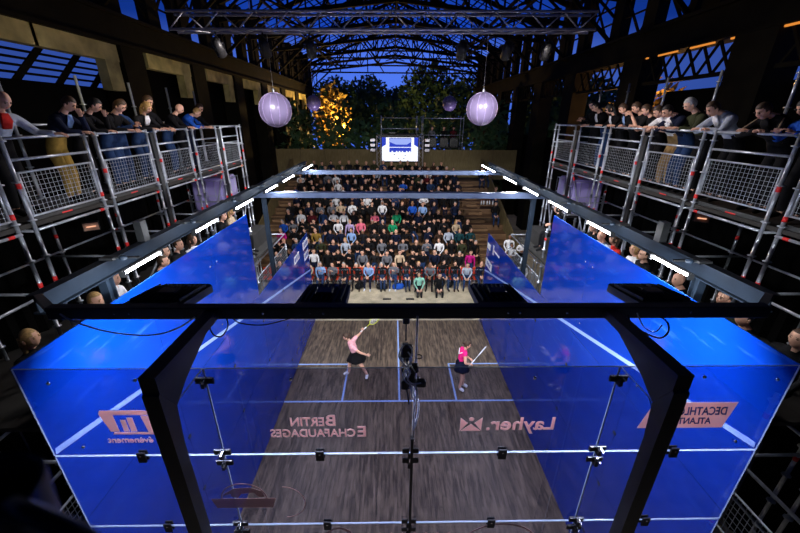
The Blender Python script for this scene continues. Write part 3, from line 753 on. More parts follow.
# ---------------------------------------------------------------- tribune
NR = 13; RY0, RDY, RDZ = 12.9, .80, .28
tr = thing('tribune', 'stepped wooden tribune facing the court with side stairs', 'grandstand', (-.5, 17.8, 0))
XL, XR = -7.3, 6.1
for k in range(NR):
    y = RY0+RDY*k; z = RDZ*k
    if k:
        mb = MB(); mb.bb((XL, y-.42, z-.05), (XR, y+.44, z)); mb.bb((XL, y-.40, z-RDZ-.02), (XR, y-.385, z-.05)); mb.build('tread', M['benchwood'], tr)
        mb = MB()
        mb.bb((-6.25, y-.14, z+.37), (4.15, y+.18, z+.42)); 
        for i in range(9): x = -6.1+i*1.27; mb.bb((x-.03, y-.1, z), (x+.03, y+.14, z+.37))
        mb.build('bench', M['benchwood'], tr)
        for x0, x1 in ((4.35, 5.15), (-7.15, -6.45)):
            mb = MB(); mb.bb((x0, y-.66, z-.17), (x1, y-.405, z-.13)); mb.bb((x0, y-.64, z-RDZ-.02), (x1, y-.62, z-.17)); mb.build('stair_step', M['stairwood'], tr)
        
        for q0, q1 in ((4.2, XR), (XL, -6.3)): mb = MB(); mb.bb((q0, y-.425, z-.03), (q1, y-.33, z+.006)); mb.build('stair_nosing', M['stairwood'], tr)
for x in (XL, XR):
    mb = MB(); mb.prism([(RY0-.1, 0), (RY0-.1, .9), (RY0+RDY*12.6, RDZ*12.6+.9), (RY0+RDY*12.6, 0)], 0, x-.03, x+.03); mb.build('side_panel', M['fence'], tr)
    mb = MB(); mb.bb((x-.05, RY0+RDY*12.6, 0), (x+.05, RY0+RDY*12.6+1.2, 4.6)); mb.build('corner_panel', M['fence'], tr)
mb = MB(); mb.bb((XL, 22.94, 3.30), (XR, 24.0, 3.36)); mb.build('rear_walkway', M['deck'], tr)

# chairs of the first row
def chair():
    t = thing('chair', 'x', 'chair', (0, 0, 0), 0, 'orange chairs of the front row')
    mb = MB(); mb.bb((-.22, -.20, .40), (.22, .22, .44), 0, .015); mb.build('seat', M['orange'], t, True)
    mb = MB(); mb.bb((-.22, -.25, .52), (.22, -.21, .86), 0, .012); mb.build('backrest', M['orange'], t, True)
    mb = MB()
    for sx in (-.2, .2): mb.tube((sx, -.24, .42), (sx, -.235, .55), .011)
    mb.build('back_frame', M['tube'], t, True)
    for sx in (-.2, .2):
        for sy in (-.18, .2):
            mb = MB(); mb.tube((sx, sy, .41), (sx*1.05, sy*1.1, 0), .011, 6); mb.build('leg', M['tube'], t, True)
    return t
ch0 = chair(); n = 0
CH = [-6.3, -5.75, -5.2, -4.65, -4.1]+[-3.5+.56*i for i in range(14)]
ch_used = False
for i, x in enumerate(CH):
    if i == 0: c = ch0; c.location = (x, RY0, -.02)
    else: c = dup(ch0, (x, RY0, -.02))
    c.rotation_euler = (0, 0, PI); c['label'] = 'orange chair in the floor-level front row, %s from the left' % ORD[i]

# crowd
OVR = [((391, 212), 'green'), ((368, 211), 'pink'), ((397, 212), 'green'), ((470.6, 255), 'magenta'), ((460, 220), 'beige'), ((440, 239), 'white'), ((433, 239), 'grey'),
       ((328, 213), 'white'), ((337, 213), 'white'), ((350, 230), 'lightblue'), ((315, 231), 'mustard'), ((294, 222), 'grey'), ((284, 222), 'blue'), ((347, 222), 'lavender'),
       ((372, 262), 'lightblue'), ((326, 262), 'lightblue'), ((315, 262), 'beige'), ((319, 255), 'white'), ((301, 208), 'white'), ((312, 213), 'maroon'), ((282, 233), 'magenta'),
       ((383, 186), 'blue'), ((371, 187), 'grey'), ((336, 182), 'white'), ((401, 180), 'blue'), ((350, 187), 'beige'), ((365, 213), 'pink'), ((414, 202), 'blue'), ((422, 203), 'lightblue'),
       ((384, 249), 'grey'), ((373, 250), 'charcoal'), ((395, 250), 'beige'), ((379, 241), 'grey'), ((434, 251), 'navy'), ((463, 262), 'silver'), ((470, 264), 'navy'), ((417, 213), 'navy'),
       ((356, 202), 'white'), ((380, 202), 'white'), ((348, 202), 'beige'), ((320, 236), 'olive'), ((467, 240), 'olive'), ((443, 222), 'charcoal'), ((461, 202), 'navy'), ((299, 177), 'white'),
       ((341, 186), 'white'), ((295, 186), 'blue'), ((320, 186), 'maroon'), ((340, 173), 'white'), ((402, 262), 'charcoal'), ((430, 262), 'grey'), ((330, 202), 'grey'), ((336, 243), 'navy'), ((344, 243), 'silver')]
COLN = dict(black='black', charcoal='charcoal grey', navy='navy', white='white', grey='grey', lightblue='light blue', blue='bright blue', red='red', pink='pink', magenta='magenta', green='green',
            mint='mint green', beige='beige', olive='olive', maroon='maroon', denim='denim blue', mustard='mustard yellow', silver='pale grey', teal='teal', lavender='lavender', brown='brown', palepink='pale pink', hotpink='bright pink', khaki='khaki', orange='orange')
seats = []
for k in range(NR):
    y = RY0+RDY*k; z = RDZ*k; sp = .56
    if k == 0: xs_ = [x for i, x in enumerate(CH) if i not in (1, 3)]
    else:
        lo = -6.0 if k > 1 else -5.8; xs_ = []
        x = lo+(k % 2)*.25
        while x < 3.95: xs_.append(x); x += sp+random.uniform(-.03, .05)
    for j, x in enumerate(xs_):
        if k and random.random() < .05: continue
        seats.append([k, j, x+random.uniform(-.05, .05) if k else x, y+(0 if k == 0 else .0), z])
used = {}
heads = [pr((s[2], s[3]+(-.12), s[4]+1.22)) for s in seats]
for (u, v), c in OVR:
    b = min(range(len(seats)), key=lambda i: (heads[i][0]-u)**2+(heads[i][1]-v)**2+(1e6 if i in used else 0)); used[b] = c
rowcount = {}
base = ['black']*17+['charcoal']*7+['navy']*6+['white']*2+['grey']*2+['silver', 'denim', 'olive', 'brown', 'maroon', 'teal']
for i, (k, j, x, y, z) in enumerate(seats):
    rowcount[k] = rowcount.get(k, 0)+1
    v = random.randrange(len(CROWD)); top = used.get(i, random.choice(base))
    bot = random.choice(['black', 'black', 'charcoal', 'black', 'navy', 'denim', 'black', 'charcoal'] if k > 0 else ['denim', 'black', 'denim', 'navy', 'black'])
    lab = 'spectator in a %s top, %s of the tribune, %s person from the left' % (COLN[top], 'front row' if k == 0 else ORD[k]+' row', ORD[rowcount[k]-1])
    spectator(v, (x, y-.10, z-.02 if k == 0 else z-.045), PI+random.uniform(-.25, .25), lab, 'seated spectators of the tribune', top, bot,
              random.choice(['black', 'white', 'charcoal', 'brown']), random.choice(['black', 'black', 'brown', 'brown', 'blond', 'grey']), 'skin2' if random.random() < .08 else 'skin', random.uniform(.94, 1.04))
# people on the floor in front of the first row, the right stairs and the right corner
spectator(7, (at(420, 280, y=11.75).x, 12.15, -.30), PI, 'spectator in a mint green top crouching on the floor in front of the front row', 'seated spectators of the tribune', 'mint', 'black', 'white', 'brown')
spectator(1, (at(440, 284, y=11.75).x, 12.15, -.30), PI, 'photographer in black sitting on the floor right of the mint green top', None, 'black', 'black', 'black', 'black')
for (u, v), c, p, yy, n in (((494, 215), 'black', 0, 17.7, 'spectator in black alone high on right side steps of tribune'), ((480, 184), 'black', 1, 21.7, 'spectator in black at top of right stairs, left one of two'),
                        ((488, 184), 'charcoal', 2, 21.7, 'spectator in charcoal at top of right stairs, right one of two'), ((493, 203), 'black', 3, 19.3, 'spectator in black behind the small table of bottles')):
    k = round((yy-RY0)/RDY); h = at(u, v, y=yy); spectator(p, (h.x, RY0+RDY*k-.1, RDZ*k-.04), PI, n, None, c, 'denim', 'black', 'black')
for i, (u, v, c, sc2) in enumerate(((510, 236.5, 'white', 5), (511.5, 244.5, 'white', 6), (523.5, 241.5, 'white', 2), (522.7, 263.5, 'white', 0))):
    yy = (13.5, 12.6, 13.0, 11.6)[i]; h = at(u, v, y=yy)
    b = thing('stool', 'grey box seat in the dark corner right of tribune, %s' % ('rearmost', 'under the middle white top', 'rightmost', 'nearest the court')[i], 'box', (h.x, yy+.05, -.02), 0, 'box seats right of the tribune')
    mb = MB(); mb.bb((-.2, -.2, 0), (.2, .2, max(.1, h.z-1.22+.42)), 0, .02); mb.build('box', M['black'], b, True)
    mb = MB(); mb.bb((-.21, -.21, max(.1, h.z-1.22+.42)-.03), (.21, .21, max(.1, h.z-1.22+.42)), 0, .01); mb.build('lid', M['deck'], b, True)
    spectator(sc2, (h.x, yy, h.z-1.23), PI-.3, 'person in a white shirt right of tribune, %s' % ('rearmost of the four', 'second from the back', 'beside the steel column', 'nearest the court')[i], None, c, 'black', 'black', 'black', 'skin2')
# small table with bottles on the stairs
k = 7; tb = thing('side_table', 'small wooden table with bottles on right stairs of tribune', 'table', (5.35, RY0+RDY*k, RDZ*k))
mb = MB(); mb.bb((-.55, -.25, .62), (.55, .25, .66), 0, .01); mb.build('table_top', M['benchwood'], tb, True)
for sx in (-.5, .5):
    for sy in (-.2, .2): mb = MB(); mb.bb((sx-.02, sy-.02, 0), (sx+.02, sy+.02, .62)); mb.build('leg', M['benchwood'], tb, True)
for i in range(5):
    b = thing('bottle', 'white bottle on the small stair table, %s from the left' % ORD[i], 'bottle', (5.0+i*.17, RY0+RDY*k+(.05 if i % 2 else -.05), RDZ*k+.662), 0, 'bottles on the stair table')
    mb = MB(); mb.lathe((0, 0, 0), [(0, 0), (.04, 0), (.04, .16), (.015, .22), (.015, .27), (0, .27)], 10); mb.build('bottle_body', M['sticker'], b, True)
    mb = MB(); mb.lathe((0, 0, .255), [(.017, 0), (.017, .025), (0, .025)], 8); mb.build('cap', M['red'], b, True)
# bags in front of the first row
for i, (u, v, c, nm) in enumerate(((382, 287, 'black', 'large black bag on the floor beside blue sports bag'), (398, 287, 'blue', 'bright blue sports bag on the floor before the front row'), (407, 284, 'charcoal', 'charcoal rucksack standing by the front row'),
                                (360, 286, 'black', 'dark round bag on floor at left end of front row'), (450, 284, 'black', 'black camera bag beside the crouching photographer'))):
    p = at(u, v, z=.1); t = thing('bag', nm, 'bag', (p.x, p.y, -.02), .3*i, 'bags in front of the front row')
    mb = MB(); mb.loft([(-.26, 0, .14), (-.2, 0, .15), (0, 0, .16), (.2, 0, .15), (.26, 0, .14)], [(.08, .08), (.14, .14), (.155, .15), (.14, .14), (.08, .08)], 10); mb.build('bag_body', M['c_'+c], t, True)
    mb = MB(); mb.loft([(-.12, -.05, .28), (-.08, -.08, .37), (.08, -.08, .37), (.12, -.05, .28)], [.012]*4, 6); mb.build('handle', M['c_black'], t, True)
for i, u in enumerate((387, 410)):
    p = at(u, 299, z=0); t = thing('floor_box', 'black flat floor box behind back wall, %s one' % ('left', 'right')[i], 'floor box', (p.x, p.y, -.02), 0, 'flat floor boxes'); mb = MB(); mb.bb((-.18, -.05, 0), (.18, .05, .04), 0, .01); mb.build('case', M['black'], t, True)
    mb = MB(); mb.bb((-.05, -.02, .04), (.05, .02, .052), 0, .004); mb.build('lid', M['blacksemi'], t, True)
for i, (u, w) in enumerate(((349, .45), (362, .6), (391, .95), (437, .55), (469, .45))):
    p = at(u, 318.6, z=.0); t = thing('floor_plate', 'dark plate lying along the back wall, %s from the left' % ORD[i], 'floor plate', (p.x, 10.0, -.02), 0, 'dark plates along the back wall'); mb = MB(); mb.bb((-w/2, -.12, 0), (w/2, .12, .03), 0, .008); mb.build('plate', M['blacksemi'], t, True)
    mb = MB(); mb.bb((-w/2+.05, -.02, .03), (w/2-.05, .02, .036)); mb.build('grip_strip', M['black'], t, True)

# fence behind the tribune
fn = thing('wooden_fence', 'pale wooden board fence behind the top row of the tribune', 'fence', (-.5, 24.1, 0))
x = -8.4
for i in range(10):
    mb = MB(); mb.bb((x, 24.05, 3.2), (x+1.68, 24.09, 5.25)); mb.build('board_panel', M['fence'], fn)
    mb = MB(); mb.bb((x-.05, 24.1, 0), (x+.05, 24.2, 5.3)); mb.build('post', M['deck'], fn); x += 1.7
# screen
sn = thing('video_screen', 'bright video screen showing the court above top row of tribune', 'screen', (.42, 23.5, 4.5))
X0, X1, ZB, ZS = -.96, 1.52, 4.52, 6.08
M['scr_w'] = emis('screen_white', (.85, .88, 1), 1.25); M['scr_b'] = emis('screen_blue', (.03, .06, .55), 1.0); M['scr_l'] = emis('screen_light', (.35, .45, .95), 1.0); M['scr_d'] = emis('screen_dark', (.02, .02, .05), .6)
mb = MB(); mb.bb((X0-.06, 23.5, ZB-.06), (X1+.06, 23.62, ZS+.06), 0, .01); mb.build('screen_case', M['black'], sn)
mb = MB(); mb.bb((X0, 23.485, ZB), (X1, 23.499, ZS)); mb.build('display_panel', M['scr_w'], sn)
def sp(poly, m, nm, d=.0): mb = MB(); mb.prism(poly, 1, 23.480-d, 23.484-d); mb.build(nm, M[m], sn)
sp([(X0, ZS), (X0+.28, ZS), (X0+.28, 5.62), (X0, 5.45)], 'scr_b', 'picture_area'); sp([(X1, ZS), (X1-.28, ZS), (X1-.28, 5.62), (X1, 5.45)], 'scr_b', 'picture_area')
sp([(-.45, ZS-.04), (1.05, ZS-.04), (1.05, 5.12), (-.45, 5.12)], 'scr_b', 'picture_area')
sp([(-.42, ZS-.08), (1.02, ZS-.08), (1.02, 5.78), (.75, 5.62), (0, 5.62), (-.42, 5.78)], 'scr_l', 'picture_area', .006)
sp([(-.45, 5.46), (1.05, 5.46), (1.05, 5.42), (-.45, 5.42)], 'scr_w', 'picture_line', .006)
for x in (-.3, 0, .2, .4, .7, .9): sp([(x, 5.12), (x+.1, 5.12), (x+.1, 5.2), (x, 5.2)], 'scr_w', 'picture_area', .006)
for x, z in ((-.15, 4.95), (.6, 4.9), (.15, 4.7), (.5, 4.68)): sp([(x, z), (x+.09, z), (x+.09, z+.04), (x, z+.04)], 'scr_d', 'picture_area', .006)
def lattice(mb, p, q, s=.29, r=.022, n=6):
    """box truss between p and q"""
    p = V(p); q = V(q); d = (q-p).normalized(); a = V((0, 0, 1)) if abs(d.z) < .9 else V((0, 1, 0)); x = d.cross(a).normalized(); y = x.cross(d); h = s/2
    cs = [x*sx*h+y*sy*h for sx, sy in ((-1, -1), (1, -1), (1, 1), (-1, 1))]
    for c in cs: mb.tube(p+c, q+c, r, n)
    L = (q-p).length; k = max(2, int(L/s/1.1)); st = L/k
    for f in (0, 1):
        A = cs[f]; B = cs[(f+1) % 4]
        for i in range(k):
            a0 = p+d*(i*st); a1 = p+d*((i+1)*st)
            if i % 2 == 0: mb.tube(a0+A, a1+B, r*.5, 5)
            else: mb.tube(a0+B, a1+A, r*.5, 5)
for x in (X0-.22, X1+.22):
    mb = MB(); lattice(mb, (x, 23.6, 3.36), (x, 23.6, 6.2), .26, .02, 6); mb.build('support_truss', M['alu'], sn)
mb = MB(); mb.bb((X0-.35, 23.45, 6.16), (X1+.35, 23.7, 6.24)); mb.build('top_bar', M['black'], sn)
for s, x in ((-1, X0-.62), (1, X1+.62)):
    for i in range(3):
        t = thing('loudspeaker', '%s loudspeaker hanging %s of the video screen' % (('top', 'middle', 'bottom')[i], 'left' if s < 0 else 'right'), 'loudspeaker', (x, 23.5, 5.9-.32*i), 0, 'loudspeakers beside the screen')
        mb = MB(); mb.box((0, 0, 0), (.34, .3, .22), 0, None, .02); mb.box((-s*.25, .1, 0), (.22, .03, .03)); mb.build('cabinet', M['blacksemi'], t, True)
        mb = MB(); mb.box((0, -.155, 0), (.30, .01, .18)); mb.build('grille', M['alu'], t, True)

# ---------------------------------------------------------------- scaffolds
def scaff(name, label, loc=(0, 0, 0)): return thing(name, label, 'scaffold', loc)
def std(t, x, y, z0, z1, reds=(), nm='standard'):
    mb = MB(); pf_ = [(0, 0), (.024, 0)]; z = .5
    while z < z1-z0: pf_ += [(.024, z-.012), (.052, z-.006), (.052, z+.006), (.024, z+.012)]; z += .5
    pf_ += [(.024, z1-z0), (0, z1-z0)]; mb.lathe((x, y, z0), pf_, 8); o = mb.build(nm, M['tube'], t)
    for r in reds:
        mb = MB(); mb.tube((x, y, r-.035), (x, y, r+.035), .0275, 8); mb.build('red_band', M['red'], o)
def led_(t, p, q, r=.02, nm='ledger', red=True, m='tube'):
    mb = MB(); mb.tube(p, q, r, 8); o = mb.build(nm, M[m], t)
    if red:
        d = (V(q)-V(p)); a = V(p)+d*.86; b = V(p)+d*.92; mb = MB(); mb.tube(a, b, r*1.14, 8); mb.build('red_band', M['red'], o)
BAYS = [(-.85, .62), (.85, 2.15), (2.38, 3.66), (3.88, 5.18), (5.44, 6.66), (6.9, 8.12), (8.42, 9.52)]
def gallery(s):
    side = 'left' if s < 0 else 'right'
    t = scaff('scaffold_gallery', 'galvanised tube scaffold gallery with mesh guardrails along the %s side' % side, (s*5.6, 4.5, 0))
    X = 5.0*s; XB = 6.2*s; XC = 3.95*s
    ys = sorted({y for b in BAYS for y in b}); dz = 5.97
    top = 7.03 if s < 0 else 7.13
    for i, (a, b) in enumerate(BAYS):
        for y in (a, b):
            std(t, X, y, 0, top+.03, (6.45 if y == a else 6.1, 5.15, 3.3))
        # guard frame
        mb = MB()
        y0, y1 = a+.03, b-.03
        for z in (top, top-.26, top-.42, top-.98): mb.tube((X, y0, z), (X, y1, z), .018 if z > top-.4 else .014, 8)
        for y in (y0+.02, y1-.02): mb.tube((X, y, top-.98), (X, y, top-.42), .014, 8)
        o = mb.build('guardrail', M['tube'], t)
        mb = MB(); n = int((y1-y0)/.065)
        for k in range(1, n): y = y0+(y1-y0)*k/n; mb.bar((X, y, top-.98), (X, y, top-.42), .003, .003)
        for k in range(1, 9): z = top-.98+.56*k/9; mb.bar((X, y0, z), (X, y1, z), .003, .003)
        mb.build('mesh_infill', M['tube'], o)
        mb = MB(); mb.bb((min(X, XB), a, dz-.06), (max(X, XB), b+.2, dz)); mb.build('deck', M['deck'], t)
        led_(t, (X-s*.03, a, dz-.10), (X-s*.03, b, dz-.10)); led_(t, (X, a, 5.0), (X, b+.22, 5.0), red=i % 2 == 0); led_(t, (X, a, 2.0), (X, b+.22, 2.0), red=False); led_(t, (X, a, 3.62), (X, b+.22, 3.62))
        led_(t, (XB, a, 7.15), (XB, b+.22, 7.15), red=False); led_(t, (XB, a, 5.02), (XB, b+.22, 5.02), red=i % 2 == 1)
        led_(t, (X, a, dz-.12), (XB, a, dz-.12)); led_(t, (X, b, 5.0), (XB, b, 5.0), red=False)
        std(t, XB, b+.2, 0, 8.0 if s < 0 else 8.2, (5.3,)) if b > 3 else std(t, XB, b+.2, 0, 7.4)
    # diagonal braces
    for y0, y1, z0, z1 in ((-.85, .62, 2.1, 3.5), (3.88, 5.18, 4.1, 5.0), (6.9, 8.12, 4.3, 5.9), (8.42, 9.52, 3.0, 5.0)):
        led_(t, (X, y0, z0), (X, y1, z1), .02, 'brace')
    # end guard
    mb = MB()
    for z in (top, top-.5): mb.tube((X, 9.75, z), (XB, 9.75, z), .018)
    mb.build('end_rail', M['tube'], t); std(t, X, 9.78, 0, top+.05, (6.3,)); std(t, XB, 9.78, 0, 7.2)
    # lower side tribune
    for z0, x0, x1, nm in ((3.70, 3.85, 7.2, 'lower_deck'),):
        mb = MB(); mb.bb((min(s*x0, s*x1), 1.0, z0), (max(s*x0, s*x1), 8.6, z0+.06)); mb.build(nm, M['deck'], t)
    for y in (-.6, .7, 2.2, 3.8, 5.3, 6.8, 8.3, 9.6): std(t, XC, y, 0, 4.6 if y < 8 else 3.2, (4.3, 2.5) if y < 8 else (2.5,)); led_(t, (XC, y, 3.55), (X, y, 3.55), red=False)
    for z in (3.55, 2.2, 1.0): led_(t, (XC, -.6, z), (XC, 9.6, z), red=False)
    for i, y in enumerate((-.6, .7, 2.2, 3.8, 5.3, 6.8, 8.3)):
        mb = MB(); y1 = y+1.25
        for z in (2.55, 3.15): mb.tube((XC, y+.06, z), (XC, y1, z), .014)
        for k in range(20): yy = y+.06+k*(y1-y-.06)/19; mb.bar((XC, yy, 2.55), (XC, yy, 3.15), .005, .005)
        for k in range(8): mb.bar((XC, y+.06, 2.55+.6*k/7), (XC, y1, 2.55+.6*k/7), .005, .005)
        mb.build('side_mesh', M['tube'], t)
    mb = MB(); mb.bb((min(s*4.12, s*4.5), 1.0, 3.68), (max(s*4.12, s*4.5), 8.5, 4.20)); mb.build('lower_bench', M['deck'], t)
    # black drapes behind and between
    for i in range(7):
        y = -.8+i*1.5; mb = MB(); n = 16
        vs = []; 
        for k in range(n+1):
            yy = y+1.48*k/n; xx = s*(6.35+.04*math.sin(k*2.1)); vs += [(xx, yy, .0), (xx, yy, 5.85), (xx+s*.012, yy, 5.85), (xx+s*.012, yy, 0)]
        fs = []
        for k in range(n):
            a = 4*k
            for q in range(4): fs.append((a+q, a+(q+1) % 4, a+4+(q+1) % 4, a+4+q))
        mb.add(vs, fs); mb.build('drape', M['drape'], t)
    for y in (5.31, 8.27): mb = MB(); mb.bb((X-.025, y-.06, 4.75), (X+.025, y+.06, 7.0)); mb.build('black_post', M['blacksemi'], t)
    # toe boards with the red end marks
    for a, b in BAYS:
        mb = MB(); mb.bb((X+s*.03, a+.03, dz), (X+s*.05, b-.03, dz+.06)); o = mb.build('toe_board', M['blacksemi'], t)
        mb = MB(); mb.bb((X+s*.026, a+.5, dz-.02), (X+s*.054, a+.68, dz+.02)); mb.build('red_mark', M['red'], o)
gallery(-1); gallery(1)

# ballast tanks at the far ends
M['tank'] = mat('tank_plastic', (.46, .40, .74), .4, spec=.4)  # white plastic, the purple light on it is put into the colour
for s in (-1, 1):
    zc = 5.2; t = thing('water_tank', 'white plastic cube tank tinted for purple light at far end of the %s gallery' % ('left' if s < 0 else 'right'), 'tank', (s*5.55, 8.65, 4.62), 0, 'cube water tanks')
    mb = MB(); mb.box((0, 0, .55), (.92, 1.05, .98), 0, None, .07); mb.build('plastic_container', M['tank'], t, True)
    mb = MB(); mb.lathe((0, 0, 1.04), [(.1, 0), (.1, .04), (0, .04)], 14); mb.build('cap', M['red'], t, True)
    mb = MB(); mb.bb((-.5, -.56, 0), (.5, .56, .06)); mb.build('pallet', M['alu'], t, True)
    mb = MB()
    for z in (.12, .55, .98):
        for a, b in (((-.48, -.54), (.48, -.54)), ((.48, -.54), (.48, .54)), ((.48, .54), (-.48, .54)), ((-.48, .54), (-.48, -.54))): mb.tube((*a, z), (*b, z), .008, 6)
    for i in range(5):
        for a in (-.54, .54): mb.tube((-.48+.24*i, a, .06), (-.48+.24*i, a, 1.0), .008, 6)
        for a in (-.48, .48): mb.tube((a, -.54+.27*i, .06), (a, -.54+.27*i, 1.0), .008, 6)
    mb.build('cage', M['tube'], t, True)
    sh = thing('tank_shelf', 'dark scaffold platform carrying the %s cube tank' % ('left' if s < 0 else 'right'), 'platform', (s*5.55, 8.65, 0))
    mb = MB(); mb.bb((-.55, -.6, 4.56), (.55, .6, 4.615)); mb.build('platform_board', M['deck'], sh, True)
    for x in (-.5, .5):
        for y in (-.5, .5): mb = MB(); mb.tube((x, y, -.02), (x, y, 4.56), .024); mb.build('leg', M['tube'], sh, True)
# work lamps
for s in (-1, 1):
    p = at(90, 223, x=-5.9) if s < 0 else at(703, 215, x=5.9)
    t = thing('work_lamp', 'tan faced work lamp under the %s gallery deck' % ('left' if s < 0 else 'right'), 'lamp', tuple(p-V((0, 0, .06))), s*.9, 'work lamps')
    mb = MB(); mb.box((0, 0, 0), (.08, .26, .17), 0, None, .01); mb.box((s*.17, 0, 0), (.28, .03, .03)); mb.build('lamp_housing', M['blacksemi'], t, True)
    mb = MB(); mb.box((-s*.043, 0, 0), (.01, .23, .14)); mb.build('reflector', M['lampface'] if 'lampface' in M else M['c_beige'], t, True)
    mb = MB(); mb.tube((-s*.052, -.07, 0), (-s*.052, .07, 0), .01); mb.build('bulb', emis('warm_bulb', (1, .5, .3), 1.2), t, True)

# scaffold boxes and operators' platform behind the screen
t = scaff('scaffold_tower', 'small tube scaffold box standing above the video screen', (.3, 24.7, 0))
for x in (-1.03, 1.47):
    for y in (24.4, 25.4): std(t, x, y, 0, 7.45)
for z in (7.3, 6.6, 5.2):
    led_(t, (-1.03, 24.4, z), (1.47, 24.4, z), red=False); led_(t, (-1.03, 25.4, z), (1.47, 25.4, z), red=False)
mb = MB(); mb.bb((-1.1, 24.4, 6.2), (1.5, 25.4, 6.26)); mb.build('deck', M['deck'], t)
mb = MB(); mb.box((-.25, 24.5, 6.33), (.5, .3, .12), 0, None, .02); mb.build('equipment_tray', M['blacksemi'], t)
t = scaff('scaffold_tower', 'tube scaffold platform with three operators right of the screen', (3.3, 24.7, 0))
for x in (1.9, 4.75):
    for y in (24.6, 25.8): std(t, x, y, 0, 7.45)
for z in (7.3, 6.2): led_(t, (1.9, 24.6, z), (4.75, 24.6, z), red=False)
led_(t, (1.9, 25.8, 7.3), (4.75, 25.8, 7.3), red=False)
mb = MB(); mb.bb((1.85, 24.6, 5.34), (4.8, 25.9, 5.40)); mb.build('deck', M['deck'], t)
for i, (x, c) in enumerate(((2.6, 'grey'), (3.45, 'black'), (4.15, 'maroon'))):
    spectator((9, 1, 5)[i], (x, 25.2, 5.40), PI, 'operator in %s on the scaffold platform right of screen' % COLN[c], None, c, 'black')
    b = thing('flight_case', 'black flight case on operators platform, %s from the left' % ORD[i], 'case', (x, 24.78, 5.40), 0, 'flight cases on the platform')
    mb = MB(); mb.bb((-.3, -.15, 0), (.3, .15, .62), 0, .02); mb.build('case_body', M['blacksemi'], b, True)
    mb = MB()
    for q in (-.12, .12):
        for z in (.15, .45): mb.lathe((q, -.155, z), [(0, -.01), (.05, -.01), (.05, .005)], 8, 0, Matrix.Rotation(PI/2, 3, 'X'))
    mb.build('fittings', M['alu'], b, True)
    b = thing('seat_box', 'dark seat box under the operator in %s' % COLN[c], 'box', (x, 25.25, 5.40), 0, 'operator seat boxes'); mb = MB(); mb.bb((-.2, -.15, 0), (.2, .2, .44), 0, .01); mb.build('seat_body', M['deck'], b, True)
    mb = MB(); mb.bb((-.21, -.16, .42), (.21, .21, .445), 0, .01); mb.build('cushion', M['drape'], b, True)

